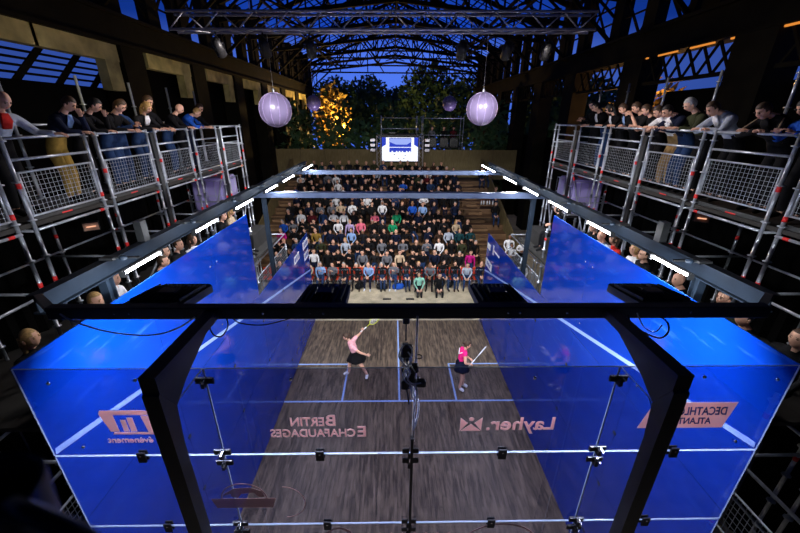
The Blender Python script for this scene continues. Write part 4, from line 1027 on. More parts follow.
# ---------------------------------------------------------------- hall
M['hallsteel'] = mat('hall_steel', (.007, .006, .004), .8, noise=(2, .4), spec=.12)
M['hallconc'] = mat('hall_concrete', (.48, .41, .18), .85, noise=(1.6, .45))
for s in (-1, 1):
    nm = 'wall_left' if s < 0 else 'wall_right'
    w = bpy.data.objects.new(nm, None); COL.objects.link(w); w.location = (s*9.3, 15, 0); w['kind'] = 'structure'
    X = 9.0
    def bb(x0, x1, y0, y1, z0, z1, name, m):
        mb = MB(); mb.bb((min(s*x0, s*x1), y0, z0), (max(s*x0, s*x1), y1, z1)); return mb.build(name, M[m], w)
    bb(9.0, 9.5, -8, 42, 9.45, 10.25, 'crane_girder', 'hallsteel'); bb(8.85, 9.6, -8, 42, 9.38, 9.48, 'girder_flange', 'hallsteel'); bb(8.85, 9.6, -8, 42, 10.22, 10.32, 'girder_flange', 'hallsteel')
    ycol = [-1.6+4.45*i+(.9 if s < 0 else 0) for i in range(10)]
    if s > 0: ycol = [-1.0, 3.4, 8.0, 13.0, 18.2, 22.6, 27.0, 31.4, 35.8, 40.0]
    for i, y in enumerate(ycol):
        if s < 0:
            yc = 11.6+4.45*(i-3)
            if i == 2: bb(9.0, 9.3, yc-2, yc+1, 8.9, 9.38, 'concrete_beam', 'hallconc'); continue_col = False
            if i != 2: bb(8.9, 9.7, yc-.55, yc+.55, 0, 9.4, 'column', 'hallsteel')
            bb(9.0, 9.3, yc+.9, yc+3.85, 8.9, 9.38, 'concrete_beam', 'hallconc'); bb(9.0, 9.3, yc+3.2, yc+3.80, 8.05, 8.9, 'concrete_post', 'hallconc')
            for k in range(2): bb(9.1, 9.5, yc+k*2.2-.45, yc+k*2.2+.25, 10.3, 13.2, 'clerestory_post', 'hallsteel')
        else:
            bb(8.9, 9.7, y-.6, y+.6, 0, 9.4, 'column', 'hallsteel')
            nx = ycol[i+1] if i < 9 else y+4.4
            if i >= 1:
                a, b = y+.7, nx-.7; mb = MB(); z0, z1 = 8.55, 9.4
                mb.bb((9.0, a, z0-.08), (9.2, b, z0+.02)); k = 6
                for q in range(k):
                    ya = a+(b-a)*q/k; yb = a+(b-a)*(q+1)/k
                    mb.bar((9.1, ya, z0), (9.1, yb, z1), .05, .07); mb.bar((9.12, yb, z0), (9.12, ya, z1), .05, .07)
                mb.build('lattice_panel', M['hallsteel'], w)
            for k in range(2): bb(9.1, 9.5, y+k*2.2-.45, y+k*2.2+.25, 10.3, 13.2, 'clerestory_post', 'hallsteel')
    # near part is clad, the far part opens on trees and sky
    if s < 0:
        bb(9.8, 9.9, -8, 42, 0, 8.15, 'cladding', 'drape'); bb(9.8, 9.9, 12.2, 42, 8.15, 9.4, 'cladding', 'drape')
        for k in range(9):
            mb = MB(); mb.bar((s*9.97, 3+k*1.3, 8.1), (s*9.97, 4.5+k*1.3, 9.4), .05, .16); mb.build('window_bar', M['hallsteel'], w)
        for z in (8.3, 8.48, 8.66, 8.84, 9.02, 9.2):
            bb(9.95, 10.0, -8, 13, z, z+.06, 'window_bar', 'hallsteel')
    else:
        bb(9.8, 9.9, -8, 12, 0, 8.25, 'cladding', 'drape'); bb(9.8, 9.9, 12.2, 42, 0, 6.2, 'cladding', 'drape')
        bb(9.75, 9.85, -8, 3, 8.25, 9.4, 'cladding', 'drape')
    mb = MB()
    for i in range(23):
        y = -4+i*2.2; x = s*9.25; mb.bar((x, y, 10.35), (x, y+2.2, 12.9), .05, .10); mb.bar((x, y+2.2, 10.35), (x, y, 12.9), .05, .10)
    for z in (11.1, 11.7, 12.3): mb.bar((x, -4, z), (x, 43, z), .05, .06)
    mb.build('clerestory_bracing', M['hallsteel'], w)
ce = bpy.data.objects.new('ceiling', None); COL.objects.link(ce); ce.location = (0, 20, 13); ce['kind'] = 'structure'
def truss(y):
    mb = MB(); zb, ze, za = 11.9, 12.6, 16.2; W = 9.3
    zt = lambda x: ze+(za-ze)*(1-abs(x)/W)
    zbo = lambda x: zb+1.0*(1-abs(x)/W)**1
    N = 10; X = [-W+2*W*i/N for i in range(N+1)]
    for i in range(N):
        mb.bar((X[i], y, zbo(X[i])), (X[i+1], y, zbo(X[i+1])), .18, .20); mb.bar((X[i], y, zt(X[i])), (X[i+1], y, zt(X[i+1])), .2, .22)
        if i % 2 == 0: mb.bar((X[i], y, zbo(X[i])), (X[i+1], y, zt(X[i+1])), .08, .12); mb.bar((X[i], y, zt(X[i])), (X[i+1], y, zbo(X[i+1])), .06, .08)
        else: mb.bar((X[i], y, zt(X[i])), (X[i+1], y, zbo(X[i+1])), .08, .12); mb.bar((X[i], y, zbo(X[i])), (X[i+1], y, zt(X[i+1])), .06, .08)
        mb.bar((X[i], y, zbo(X[i])), (X[i], y, zt(X[i])), .07, .10)
    for s in (-1, 1):       # knee braces
        mb.bar((s*W, y, 10.2), (s*(W-2.4), y, zbo(W-2.4)), .10, .14); mb.bar((s*W, y, 10.2), (s*W, y, 12.7), .3, .3)
        mb.bar((s*W, y, 11.1), (s*(W-1.2), y, zbo(W-1.2)), .06, .1)
    return mb.build('roof_truss', M['hallsteel'], ce)
for i in range(10): truss(2.0+4.45*i)
for i in range(9):
    x = -9.3+18.6*i/8
    zt = 12.6+3.6*(1-abs(x)/9.3)+.15
    mb = MB(); mb.bar((x, -8, zt), (x, 42.5, zt), .12, .2); mb.build('purlin', M['hallsteel'], ce)
for x in (-6.2, 0, 6.2):
    mb = MB(); z = 11.9+(1-abs(x)/9.3)
    for i in range(9):
        y = 2+4.45*i; mb.bar((x, y, z), (x, y+4.45, z), .08, .12); mb.bar((x-1, y, z+.1), (x+1, y+4.45, z+.1), .05, .07); mb.bar((x+1, y, z+.1), (x-1, y+4.45, z+.1), .05, .07)
    mb.build('wind_bracing', M['hallsteel'], ce)
for i in range(28):
    y = 13.4+i*1.05
    if i % 1 == 0:
        mb = MB()
        for s in (-1, 1): mb.bar((0, y, 16.5), (s*9.6, y, 12.75), .03, .05)
        mb.build('glazing_bar', M['hallsteel'], ce)
for s in (-1, 1):
    mb = MB(); mb.prism([(0, 16.55), (s*9.9, 12.7), (s*9.9, 12.85), (0, 16.7)], 1, -9, 13.0); mb.build('sky_blocker', M['drape'], ce)  # solid roof added over the near hall to block sky light
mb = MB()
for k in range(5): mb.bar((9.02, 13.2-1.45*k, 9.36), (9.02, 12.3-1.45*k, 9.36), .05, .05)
o = mb.build('lit_edge_strip', emis('lit_edge_glow', (1, .33, .05), .8), [c for c in bpy.data.objects if c.name == 'wall_right'][0])  # glowing bars stand in for warm light on the girder edge
# far gable: horizontal bars
gb = bpy.data.objects.new('wall_back', None); COL.objects.link(gb); gb.location = (0, 42.4, 0); gb['kind'] = 'structure'
for z in (11.9, 12.6, 13.3, 14.0): mb = MB(); mb.bar((-9.3, 42.4, z), (9.3, 42.4, z), .08, .14); mb.build('gable_bar', M['hallsteel'], gb)
for x in (-6, -3, 3, 6): mb = MB(); mb.bar((x, 42.4, 11.9), (x, 42.4, 14.2), .14, .1); mb.build('gable_post', M['hallsteel'], gb)
for s in (-1, 1): mb = MB(); mb.bar((s*1.2, 42.4, 11.9), (s*3.4, 42.4, 15), .1, .1); mb.build('gable_brace', M['hallsteel'], gb)
mb = MB(); mb.bb((-9.3, -8.2, 0), (9.3, -8, 13)); w = mb.build('wall_front', M['drape']); w['kind'] = 'structure'

# lighting truss above the court
tt = thing('lighting_truss', 'long aluminium box truss hanging high above the court', 'truss', (-.4, 5.8, 9.1))
A = at(172, 22, y=5.8); B = at(593, 22.5, y=5.8)
mb = MB(); lattice(mb, A, B, .29, .025, 8); mb.build('truss_frame', M['alu'], tt)
for x in (A.x+1.5, B.x-1.5): mb = MB(); mb.tube((x, 5.8, A.z+.15), (x, 5.8, 13), .008, 6); mb.build('hanging_cable', M['tube'], tt)
for i, x in enumerate((-3.6, -2.7, -1.8, 1.2, 2.1, 2.9)):
    t = thing('stage_light', 'dark stage light under the high box truss, %s from the left' % ORD[i], 'stage light', (x, 5.8, A.z-.35), 0, 'stage lights under the truss')
    R = Matrix.Rotation(.75, 3, 'X')
    mb = MB(); mb.lathe((0, .05, -.05), [(0, .17), (.08, .16), (.1, .05), (.1, -.16), (.085, -.16), (.08, .0), (0, .0)], 12, 0, R); mb.build('lamp_can', M['black'], t, True)
    mb = MB(); mb.tube((0, 0, .20), (0, 0, .02), .015); mb.bar((-.12, 0, .03), (.12, 0, .03), .03, .008); mb.bar((-.12, 0, .03), (-.12, .03, -.08), .03, .008); mb.bar((.12, 0, .03), (.12, .03, -.08), .03, .008); mb.build('yoke', M['black'], t, True)

# balloons
M['balloon'] = mat('balloon_skin', (.13, .105, .20), .3, spec=.6)
def balloon(u, v, y, r, label):
    p = at(u, v, y=y); t = thing('balloon', label, 'balloon', tuple(p), 0, 'lavender balloons')
    mb = MB(); mb.ell((0, 0, 0), r, 0, 28, 20); mb.build('sphere', M['balloon'], t, True)
    mb = MB()
    for a in np.arange(0, PI, PI/6):
        pts = [(math.cos(a)*math.sin(q)*r*1.003, math.sin(a)*math.sin(q)*r*1.003, math.cos(q)*r*1.003) for q in np.arange(0, 2*PI+.01, PI/16)]
        mb.loft(pts, [.004]*len(pts), 4, cap=False)
    mb.build('seam', M['c_lavender'], t, True)
    mb = MB(); mb.lathe((0, 0, r), [(.05*r, -.02), (.07*r, .05), (.02*r, .1), (0, .1)], 10); mb.build('top_ring', M['tube'], t, True)
    mb = MB(); mb.tube((0, 0, r+.05), (0, 0, 12.4-p.z), .004, 5); mb.build('cord', M['tube'], t, True)
balloon(275.5, 110, 9, .46, 'large lavender balloon hanging on the left'); balloon(482, 109, 9, .45, 'large lavender balloon hanging on the right')
balloon(313.5, 103, 24, .47, 'distant lavender balloon hanging on the left'); balloon(449.5, 103.5, 24, .47, 'distant lavender balloon hanging on the right')

# trees outside
def foliage(c, r, n, m1, parent, sz=.35):
    mb = MB(); c = V(c)
    for i in range(n):
        d = V((random.gauss(0, 1), random.gauss(0, 1), random.gauss(0, 1))).normalized(); p = c+V((d.x*r[0], d.y*r[1], d.z*r[2]))*(random.uniform(.45, 1.05))
        a = V((random.gauss(0, 1), random.gauss(0, 1), random.gauss(0, 1))).normalized(); b = a.cross(V((random.gauss(0, 1), random.gauss(0, 1), .3))).normalized()
        s = sz*random.uniform(.5, 1.3)
        mb.add([p-a*s*.6, p-b*s*.28, p+a*s*.6, p+b*s*.28], [(0, 1, 2, 3)])
    return mb.build('foliage', m1, parent)
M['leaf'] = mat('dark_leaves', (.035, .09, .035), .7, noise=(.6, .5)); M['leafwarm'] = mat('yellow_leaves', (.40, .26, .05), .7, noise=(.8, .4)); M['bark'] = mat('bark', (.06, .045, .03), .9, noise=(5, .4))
def tree(x, y, h, r, label, leaf='leaf', n=1500):
    t = thing('tree', label, 'tree', (x, y, 0), 0, 'trees around the hall')
    mb = MB(); mb.loft([(0, 0, 0), (.1, 0, h*.3), (0, .1, h*.6), (.1, 0, h*.85)], [.35, .28, .18, .06], 8)
    for k in range(6):
        a = k*1.05; mb.loft([(0, 0, h*(.35+.07*k)), (math.cos(a)*r*.4, math.sin(a)*r*.4, h*(.5+.07*k)), (math.cos(a)*r*.8, math.sin(a)*r*.8, h*(.6+.06*k))], [.12, .07, .03], 6)
    mb.build('trunk', M['bark'], t, True)
    foliage((0, 0, h*.66), (r, r, h*.36), n, M[leaf], t, .55).location = (0, 0, 0)
    return t
def tree_(*a, **k):
    t = tree(*a, **k)
    f = [c for c in t.children if c.name.startswith('foliage')][0]
    for v in f.data.vertices: v.co = v.co+V(t.location)
    return t
tl = [(-7.2, 46, 11.5, 3.4, 'tall dark tree beyond the hall on the left of the gable opening'), (-3.4, 50, 12.2, 3.2, 'dark tree beyond the hall left of the centre gap'), (3.9, 47, 13.4, 3.6, 'tallest dark tree beyond the hall, right of the centre gap'),
      (8.0, 45, 12.0, 3.6, 'dark tree beyond the hall on the right of gable opening'), (.4, 56, 11.2, 3.0, 'small distant tree in the centre gap beyond the hall'), (-12.5, 26, 10, 3.0, 'dark tree outside the left hall wall'),
      (12.8, 24, 9.6, 2.8, 'dark tree outside right hall wall beside the yellow lit tree'), (14, 33, 10.5, 3.2, 'dark tree far outside the right hall wall')]
for a in tl: tree_(*a, n=3400)
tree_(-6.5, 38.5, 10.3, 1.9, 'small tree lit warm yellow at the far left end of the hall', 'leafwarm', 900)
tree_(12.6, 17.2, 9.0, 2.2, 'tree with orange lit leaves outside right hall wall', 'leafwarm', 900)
for i, (x, y) in enumerate(((-8.5, 30), (-4.5, 29), (-.5, 30), (3.8, 29.5), (8.3, 30))):
    t = thing('hedge', 'dark bush behind the wooden fence, %s from the left' % ORD[i], 'bush', (x, y, 0), 0, 'bushes behind the fence')
    mb = MB(); mb.loft([(0, 0, 0), (0, 0, 3)], [.2, .1], 6); mb.build('stem', M['bark'], t, True)
    f = foliage((0, 0, 4.4), (2.4, 1.6, 4.2), 1300, M['leaf'], t, .5)
    for v in f.data.vertices: v.co = v.co+V(t.location)
# ---------------------------------------------------------------- players
def racket(name, label, grip, headp, frame='c_mustard', fw_=(0, 0, 1)):
    g = V(grip); h = V(headp); d = (h-g).normalized(); n = V(fw_); n = (n-d*n.dot(d)).normalized(); x = d.cross(n)
    t = thing(name, label, 'racket', tuple(g)); L = .68
    mb = MB(); mb.tube(g-d*.10, g+d*.13, .015, 8); mb.build('grip', M['sticker'], t)
    mb = MB(); mb.loft([g+d*.12, g+d*.26], [.007, .007], 8)
    c = g+d*.44; pts = [c+d*.17*math.cos(a)+x*.10*math.sin(a) for a in np.arange(0, 2*PI+.01, PI/12)]
    mb.loft(pts, [.010]*len(pts), 6, cap=False); mb.tube(g+d*.25, c-d*.15+x*.045, .006); mb.tube(g+d*.25, c-d*.15-x*.045, .006); mb.build('frame', M[frame], t)
    mb = MB()
    for k in range(-6, 7):
        q = k*.014; e = .17*math.sqrt(max(0, 1-(q/.1)**2)); mb.tube(c+x*q-d*e, c+x*q+d*e, .0014, 4)
    for k in range(-9, 10):
        q = k*.017; e = .10*math.sqrt(max(0, 1-(q/.17)**2)); mb.tube(c+d*q-x*e, c+d*q+x*e, .0014, 4)
    mb.build('strings', M['sticker'], t); return t
def skirt(t, top, hem, rt_, rh, m, n=20, name='skirt'):
    mb = MB(); a = V(top); b = V(hem); vs = []; fs = []; K = 5
    for i in range(K):
        q = i/(K-1); c = a+(b-a)*q
        for j in range(n):
            an = 2*PI*j/n; r = rt_+(rh-rt_)*q; wv = 1+.07*q*math.sin(an*6)
            vs.append(c+V((math.cos(an)*r*wv*1.1, math.sin(an)*r*wv, .02*q*math.sin(an*6+1))))
    vs2 = [v*1 for v in vs]
    for i in range(K-1):
        for j in range(n): fs.append((i*n+j, i*n+(j+1) % n, (i+1)*n+(j+1) % n, (i+1)*n+j))
    o = len(vs)
    for i in range(K):
        q = i/(K-1); c = a+(b-a)*q
        for j in range(n): p = vs[i*n+j]; vs2.append(p+(c-p).normalized()*.006)
    fs += [(o+f[3], o+f[2], o+f[1], o+f[0]) for f in fs[:]]
    for j in range(n): fs.append(((K-1)*n+j, (K-1)*n+(j+1) % n, o+(K-1)*n+(j+1) % n, o+(K-1)*n+j))
    mb.add(vs2, fs, 0, True); return mb.build(name, M['c_'+m], t, True)

O1 = V((-1.28, 6.48, 0))
J = dict(pelvis=(-1.27, 6.50, .76), spine=(-1.31, 6.50, .93), chest=(-1.40, 6.50, 1.10), neck=(-1.46, 6.53, 1.25), head=(-1.545, 6.56, 1.37),
         shR=(-1.35, 6.68, 1.20), shL=(-1.36, 6.33, 1.16), elR=(-1.20, 6.82, 1.28), wrR=(-1.10, 6.80, 1.42), elL=(-1.13, 6.27, 1.02), wrL=(-.96, 6.36, .88),
         hiR=(-1.27, 6.60, .72), hiL=(-1.25, 6.41, .72), knR=(-1.50, 6.60, .42), knL=(-1.10, 6.42, .40), anR=(-1.53, 6.56, .10), anL=(-.96, 6.42, .12), toR=(-1.68, 6.52, .045), toL=(-.99, 6.30, .045))
J1 = {k: V(v)-O1 for k, v in J.items()}
# right leg is the one placed on the left of the picture, facing -X
fig = figure({**J1, 'hiR': J1['hiR'], }, (-1, -.15, -.35), (-.35, 0, 1), 'bun', True, True, .9, 2, 2, hd_dirs={'R': ((.3, .1, .9), (0, 1, 0), 1.2), 'L': ((.8, .3, -.5), (0, -1, .3), .4)}, bulk=.95)
fig['front'] = (-1, 0, 0)
p1 = person_full('squash player in pink shirt and black skirt swinging a yellow racket', fig, tuple(O1), 0, 'palepink', 'black', 'white', 'brown', sleeve=.55, leg=.15, topname='shirt', botname='shorts')
skirt(p1, J1['spine']+V((.03, 0, -.06)), J1['pelvis']+V((-.0, 0, -.14)), .15, .26, 'black')
mb = MB()
racket('racket', 'yellow framed racket swung by the player in pale pink', (-1.07, 6.81, 1.45), (-.80, 6.98, 1.62), 'c_yellow', (.2, -1, .1))
O2 = V((1.80, 5.88, 0))
J = dict(pelvis=(1.74, 5.88, .90), spine=(1.74, 5.88, 1.05), chest=(1.78, 5.89, 1.25), neck=(1.82, 5.89, 1.41), head=(1.87, 5.88, 1.55),
         shR=(1.80, 5.72, 1.33), shL=(1.77, 6.05, 1.33), elR=(1.80, 5.64, 1.10), wrR=(1.96, 5.76, 1.0), elL=(1.82, 6.12, 1.09), wrL=(1.99, 5.99, 1.02),
         hiR=(1.75, 5.80, .85), hiL=(1.75, 5.96, .85), knR=(1.79, 5.79, .47), knL=(1.86, 5.98, .46), anR=(1.74, 5.83, .10), anL=(1.86, 5.99, .10), toR=(1.86, 5.76, .045), toL=(2.00, 5.95, .045))
J2 = {k: V(v)-O2 for k, v in J.items()}
fig = figure(J2, (1, -.1, -.15), (-.05, 0, 1), 'bun', True, True, 1.0, 2, 2, bulk=.95)
p2 = person_full('squash player in bright pink top and navy skirt walking with racket', fig, tuple(O2), 0, 'hotpink', 'navy', 'white', 'brown', sleeve=.12, leg=.3, topname='tank_top', botname='shorts')
skirt(p2, J2['spine']+V((0, 0, -.06)), J2['pelvis']+V((.03, 0, -.18)), .135, .20, 'navy')
mb = MB(); mb.loft([J2['shR']+V((-.08, .05, .04)), J2['chest']+V((-.125, 0, .0)), J2['shL']+V((-.08, -.05, .04))], [.013]*3, 6); mb.build('white_back_strap', M['sticker'], p2, True)
racket('racket', 'white racket carried low by the player in bright pink', (2.02, 5.80, 1.0), (2.17, 5.88, 1.14), 'sticker', V((.15, .08, .14)).cross(V((.3, .75, -.6))))

# ---------------------------------------------------------------- people on the galleries
YT_ = [(.0, 0), ]
def gal(s, u, v, kind, label, **kw):
    h = at(u, v, x=s*5.13); sc_ = max(.93, min(1.1, (h.z-5.97)/1.60))
    hair = kw.pop('hair', 'short'); fem = kw.pop('fem', False); gl = kw.pop('gl', False); turn = kw.pop('turn', random.uniform(-.25, .25)); rail = (7.03 if s < 0 else 7.13)-5.97
    rh = rail/sc_+.035
    P = dict(rail=dict(bend=1., hl=(-.12, .47, rh), hr=(.12, .47, rh)),
             wide=dict(bend=.9, el=(.34, .26), hl=(-.42, .47, rh), hr=(.44, .47, rh)),
             chin=dict(bend=1., el=(.24, .34), hl=(-.05, .42, 1.44), hr=(.12, .48, rh)),
             fold=dict(bend=1.35, el=(.30, .40), hl=(.06, .48, rh), hr=(-.06, .50, rh), head=(0, .42, 1.52)),
             up=dict(bend=.4, el=(.25, .18), hl=(-.10, .45, rh), hr=(.10, .45, rh), head=(0, .14, 1.66)),
             phone=dict(bend=.6, el=(.24, .22), hl=(-.05, .40, 1.28), hr=(.08, .42, 1.24), head=(0, .20, 1.62)))[kind]
    J = lean_pose(**P)
    for k in ('el', 'wr'):
        pass
    fwd = .02
    fig = figure(J, (random.uniform(-.15, .15), 1, -.55), (0, .5, 1), hair, fem, True, .7, 2, 2, gl, bulk=kw.pop('bulk', 1.0))
    ry = .47*sc_
    loc = (s*(5.0+ry+.0), h.y-math.sin(turn)*.3*s, 5.97)
    return person_full(label, fig, loc, (PI/2 if s > 0 else -PI/2)+turn, scale=sc_, group=kw.pop('group', 'people leaning on the %s gallery rail' % ('left' if s < 0 else 'right')), **kw)
gal(-1, 13, 101, 'wide', 'man in light grey jacket over red shirt gripping the left rail', top='silver', bottom='black', haircol='brown', hair='bald', shirt='red', turn=-.2)
gal(-1, 66, 105, 'chin', 'man in navy jacket and beige trousers with hand at his chin', top='navy', bottom='mustard', shirt='lightblue', haircol='brown', turn=.1)
gal(-1, 91, 113, 'chin', 'woman in black with hand at her face on left gallery', top='black', bottom='black', fem=True, hair='short', haircol='black')
gal(-1, 121.5, 112.5, 'rail', 'man in black jacket and jeans, left of the woman in denim jacket', top='black', bottom='denim', haircol='brown')
gal(-1, 131, 113, 'phone', 'woman with long hair in patterned denim jacket on left gallery', top='denim', bottom='denim', fem=True, hair='long', haircol='brown')
gal(-1, 152.5, 114.5, 'rail', 'blond person in dark jacket on left gallery', top='charcoal', bottom='denim', haircol='blond', fem=True, hair='bob', shirt='white')
gal(-1, 158.5, 104.6, 'up', 'tall man in black jacket standing upright on left gallery', top='black', bottom='denim', haircol='brown')
gal(-1, 176.6, 110, 'rail', 'man with receding hair in black jacket on left gallery', top='black', bottom='denim', haircol='brown', hair='bald')
gal(-1, 190.6, 111.6, 'fold', 'person in bright blue jacket on left gallery', top='blue', bottom='black', haircol='blond')
gal(-1, 200.4, 108.4, 'rail', 'person in black at the far end of the left gallery rail', top='black', bottom='navy', haircol='brown')
R = [(585.6, 106, 'phone', 'man in black holding a drink at far end of right gallery', dict(top='black', bottom='black')),
     (596, 107, 'rail', 'man in black suit and white shirt at far end of right gallery', dict(top='black', bottom='denim', shirt='white')),
     (611.8, 108.8, 'rail', 'person with glasses and long dark hair on right gallery', dict(top='black', bottom='black', hair='long', fem=True, gl=True, shirt='white')),
     (626.6, 108.8, 'rail', 'man in black jacket and pale shirt on right gallery', dict(top='black', bottom='black', shirt='lightblue', haircol='brown')),
     (638.4, 107.8, 'chin', 'man in dark shirt resting chin on hand on right gallery', dict(top='charcoal', bottom='black', haircol='brown', sleeve=.8)),
     (649.7, 110, 'rail', 'person in black t-shirt with forearms on right rail', dict(top='black', bottom='black', haircol='brown', sleeve=.8)),
     (664, 107.8, 'fold', 'man in white t-shirt and khaki trousers on right gallery', dict(top='white', bottom='khaki', haircol='brown', sleeve=.8)),
     (675, 107, 'fold', 'man in navy jumper with white chest print on right gallery', dict(top='navy', bottom='denim', haircol='black')),
     (695, 104.5, 'rail', 'grey haired man in dark olive jacket on right gallery', dict(top='olive', bottom='black', haircol='grey')),
     (723, 103.6, 'fold', 'man in pale grey blazer leaning on the right rail', dict(top='silver', bottom='black', shirt='white', haircol='brown')),
     (769, 105.4, 'fold', 'man with folded arms in black jacket with beige stripes', dict(top='black', bottom='black', haircol='brown', shirt='charcoal', bulk=1.1)),
     (806, 108, 'rail', 'person in bright blue at the near end of right rail', dict(top='blue', bottom='black', haircol='black'))]
stripe = None
for u, v, k, l, kw in R:
    t = gal(1, u, v, k, l, **kw)
    if 'stripes' in l: stripe = t
    if 'chest print' in l:
        mb = MB(); mb.box((0, .36, 1.30), (.16, .02, .03)); mb.box((0, .37, 1.26), (.04, .02, .13)); mb.build('white_print', M['sticker'], t, True)
if stripe:
    J = lean_pose(1.35, (.30, .40), (.06, .48, 1.1), (-.06, .50, 1.1), (0, .42, 1.52))
    for k in 'LR':
        mb = MB(); o = V((.0, .055, .045)); mb.loft([V(J['sh'+k])+o, (V(J['sh'+k])+V(J['el'+k]))/2+o*.9, V(J['el'+k])+o*.8], [.010]*3, 6); mb.build('sleeve_stripe', M['c_beige'], stripe, True)
# seated people between wall tops and side beams
def low(s, u, v, k, top, label, haircol='black', bottom='black'):
    h = at(u, v, x=s*4.25); z0 = 4.10-.42
    sc_ = .96; y = h.y; z0 = min(3.90, max(3.77, h.z-1.22*sc_))
    return spectator(k, (s*4.36, y, z0+.0), (PI/2 if s > 0 else -PI/2)+random.uniform(-.3, .3), label, 'people seated behind the %s wall' % ('left' if s < 0 else 'right'), top, bottom, 'black', haircol, 'skin', sc_)
L_ = [(33, 340, 5, 'black', 'blond woman behind near end of left blue wall', 'blond'), (91, 301, 8, 'brown', 'person in brown behind left blue wall, just before the white shirt man', 'blond'), (114, 280, 9, 'white', 'man in white shirt behind left blue wall', 'brown'),
      (157, 264, 1, 'black', 'bald looking man leaning, at the far end of the first left tube light', 'brown'), (165, 253.5, 0, 'charcoal', 'man in suit with white collar behind left blue wall', 'black'),
      (180, 246, 2, 'black', 'person in black behind left wall between first and second tube lights', 'brown'), (194, 241, 5, 'white', 'woman in white top behind left wall at the second tube light', 'brown'),
      (223.5, 215.5, 4, 'black', 'person with dark glasses behind far end of left wall', 'brown'), (232, 211, 5, 'beige', 'woman in beige top behind far end of left wall', 'blond'), (241, 208, 9, 'red', 'zz', 'brown')][:-1]
for u, v, k, c, l, h in L_: low(-1, u, v, k, c, l, h)
R_ = [(592, 227, 0, 'black', 'dark haired man behind right wall under the second tube light', 'brown'), (606, 234, 3, 'silver', 'man in pale jacket behind right wall', 'grey'), (612.5, 240, 5, 'red', 'person in red top behind right wall', 'brown'),
      (635.6, 242, 5, 'white', 'woman with white scarf behind the right wall', 'blond'), (643.5, 249, 9, 'black', 'man in black beside the woman with white scarf', 'black'), (687, 281, 3, 'black', 'man in shadow behind right wall by the first tube light', 'brown'),
      (725, 287, 2, 'olive', 'bearded man in khaki jacket behind right wall near the crossbar', 'brown'), (752, 320, 1, 'black', 'man with headphones behind near end of right wall', 'black'), (793, 336, 9, 'charcoal', 'man at the near corner of right blue wall', 'brown'),
      (560, 208, 6, 'charcoal', 'farthest person behind the right wall in charcoal', 'black')]
for u, v, k, c, l, h in R_: low(1, u, v, k, c, l, h)

# ---------------------------------------------------------------- mug on the camera platform ledge
pf = thing('ledge', 'dark camera platform ledge below the mug', 'ledge', (-.9, -2.0, 6.7))
RC = V((CX, CY, CZ))+(fw+r2*((-30-400)/FPX)+u2*((266.5-498)/FPX))*.25; c = RC; zt = c.z-.043
mg = thing('mug', 'dark coffee mug with round handle blurred in the lower left corner', 'mug', (c.x, c.y, zt-.055), 0)
M['mug'] = mat('mug_glaze', (.03, .034, .04), .3, spec=.5)
mb = MB(); mb.lathe((0, 0, 0), [(0, 0), (.027, 0), (.031, .006), (.039, .095), (.0385, .098), (.0355, .095), (.028, .010), (0, .008)], 32); mb.build('cup', M['mug'], mg, True)
mb = MB()
hd = (r2*.9-V((0, .2, 0))).normalized(); pts = []
for a in np.linspace(-1.45, 1.45, 14): pts.append(hd*(.030+.070*math.cos(a))+V((0, 0, .081+.021*math.sin(a))))
mb.loft(pts, [.0065]*14, 10); mb.build('handle', M['mug'], mg, True)
mb = MB(); mb.lathe((0, 0, .080), [(0, 0), (.0335, 0)], 24); mb.build('coffee', M['c_brown'], mg, True)
pf.location = (c.x, c.y-.05, zt-.055)
mb = MB(); mb.bb((-.12, -.12, -.04), (.03, .03, -.001), 0, .005); mb.build('shelf_board', M['black'], pf, True)
mb = MB(); mb.bb((-.06, -.12, -(zt-.055)), (-.02, -.08, -.04)); mb.build('support_post', M['blacksemi'], pf, True)

# ---------------------------------------------------------------- light
def spot(name, loc, tgt, e, col=(1, 1, 1), ang=1.2, sz=.3, blend=.6):
    l = bpy.data.lights.new(name, 'SPOT'); l.energy = e; l.color = col; l.spot_size = ang; l.spot_blend = blend; l.shadow_soft_size = sz
    o = bpy.data.objects.new(name, l); COL.objects.link(o); o.location = loc
    o.rotation_euler = (V(tgt)-V(loc)).to_track_quat('-Z', 'Y').to_euler(); return o
for i, x in enumerate((-3.6, -1.8, 1.2, 2.9)):
    spot('stage_lamp', (x, 5.95, 8.45), (x*1.1, 17.0+(i % 2)*1.5, 1.8), 1300, (1, .96, .92), 1.15, .12)
for s in (-1, 1): spot('gallery_fill', (s*2.6, 5.6, 8.45), (s*5.4, 4.6, 7.0), 260, (1, .9, .86), 2.1, .15)  # unseen spots added to brighten the people on the galleries
for s in (-1, 1):      # unseen spots added to brighten the balloons, lavender stage lamps on the galleries' ends
    spot('balloon_fill', (s*4.2, 7.6, 5.9), (s*3.0-.4, 9.0, 7.5), 7, (.75, .62, 1), 1.0, .1)
    spot('balloon_fill', (s*4.6, 22.6, 5.4), (s*4.9-.9, 24.0, 7.9), 420, (.75, .62, 1), 1.0, .1)
    spot('tank_lamp', (s*4.5, 7.3, 6.0), (s*5.5, 8.7, 5.2), 14, (.72, .62, 1), 1.2, .1)
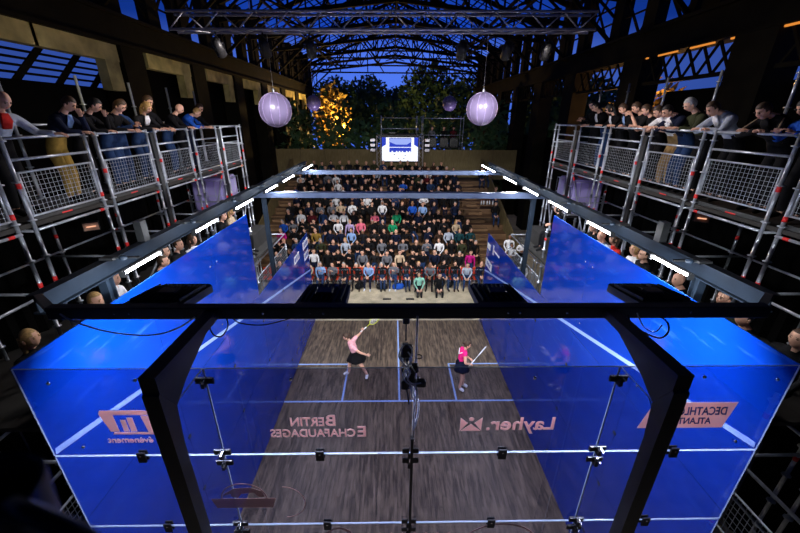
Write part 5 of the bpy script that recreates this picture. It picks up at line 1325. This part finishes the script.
for n, loc, e, c in (('tree_lamp', (-5.6, 36.6, 6.5), 2600, (1, .62, .2)), ('tree_lamp', (11.3, 15.6, 6.9), 500, (1, .5, .15)), ('hall_lamp', (-5.8, 9.5, 5.2), 0, (1, .8, .4))):
    if not e: continue
    l = bpy.data.lights.new(n, 'POINT'); l.energy = e; l.color = c; l.shadow_soft_size = .2; o = bpy.data.objects.new(n, l); COL.objects.link(o); o.location = loc
for y in (5, 13, 21): spot('hall_lamp', (-4.5, y-1, 7.6 if y > 9 else 8.2), (-9, y+2.5, 9.1), 75, (1, .85, .4), 1.7, .2)
spot('hall_lamp', (5, 16, 7.5), (9, 15, 9.6), 30, (1, .8, .4), 1.6, .2)

w = bpy.data.worlds.new('dusk_sky'); sc.world = w; w.use_nodes = True; nt = w.node_tree; nt.nodes.clear()
N = nt.nodes.new; L = nt.links.new
o = N('ShaderNodeOutputWorld'); b = N('ShaderNodeBackground'); tc = N('ShaderNodeTexCoord'); sx = N('ShaderNodeSeparateXYZ'); r = N('ShaderNodeValToRGB')
L(tc.outputs['Generated'], sx.inputs[0]); L(sx.outputs['Z'], r.inputs['Fac']); yy = N('ShaderNodeMath'); yy.operation = 'MAXIMUM'; yy.inputs[1].default_value = 0; L(sx.outputs['Y'], yy.inputs[0]); pw = N('ShaderNodeMath'); pw.operation = 'POWER'; pw.inputs[1].default_value = 10; L(yy.outputs[0], pw.inputs[0]); ma = N('ShaderNodeMath'); ma.operation = 'MULTIPLY_ADD'; ma.inputs[1].default_value = 1.0; ma.inputs[2].default_value = .45; L(pw.outputs[0], ma.inputs[0]); L(ma.outputs[0], b.inputs['Strength']); L(r.outputs['Color'], b.inputs['Color']); L(b.outputs[0], o.inputs[0])
e = r.color_ramp.elements; e[0].position = 0; e[0].color = (.05, .13, .62, 1); e[1].position = .45; e[1].color = (.004, .028, .28, 1)
x_ = e.new(.14); x_.color = (.06, .14, .64, 1); x_ = e.new(.19); x_.color = (.008, .05, .40, 1)
sc.view_settings.view_transform = 'Standard'; sc.view_settings.look = 'None'; sc.view_settings.gamma = 1; sc.view_settings.exposure = 0
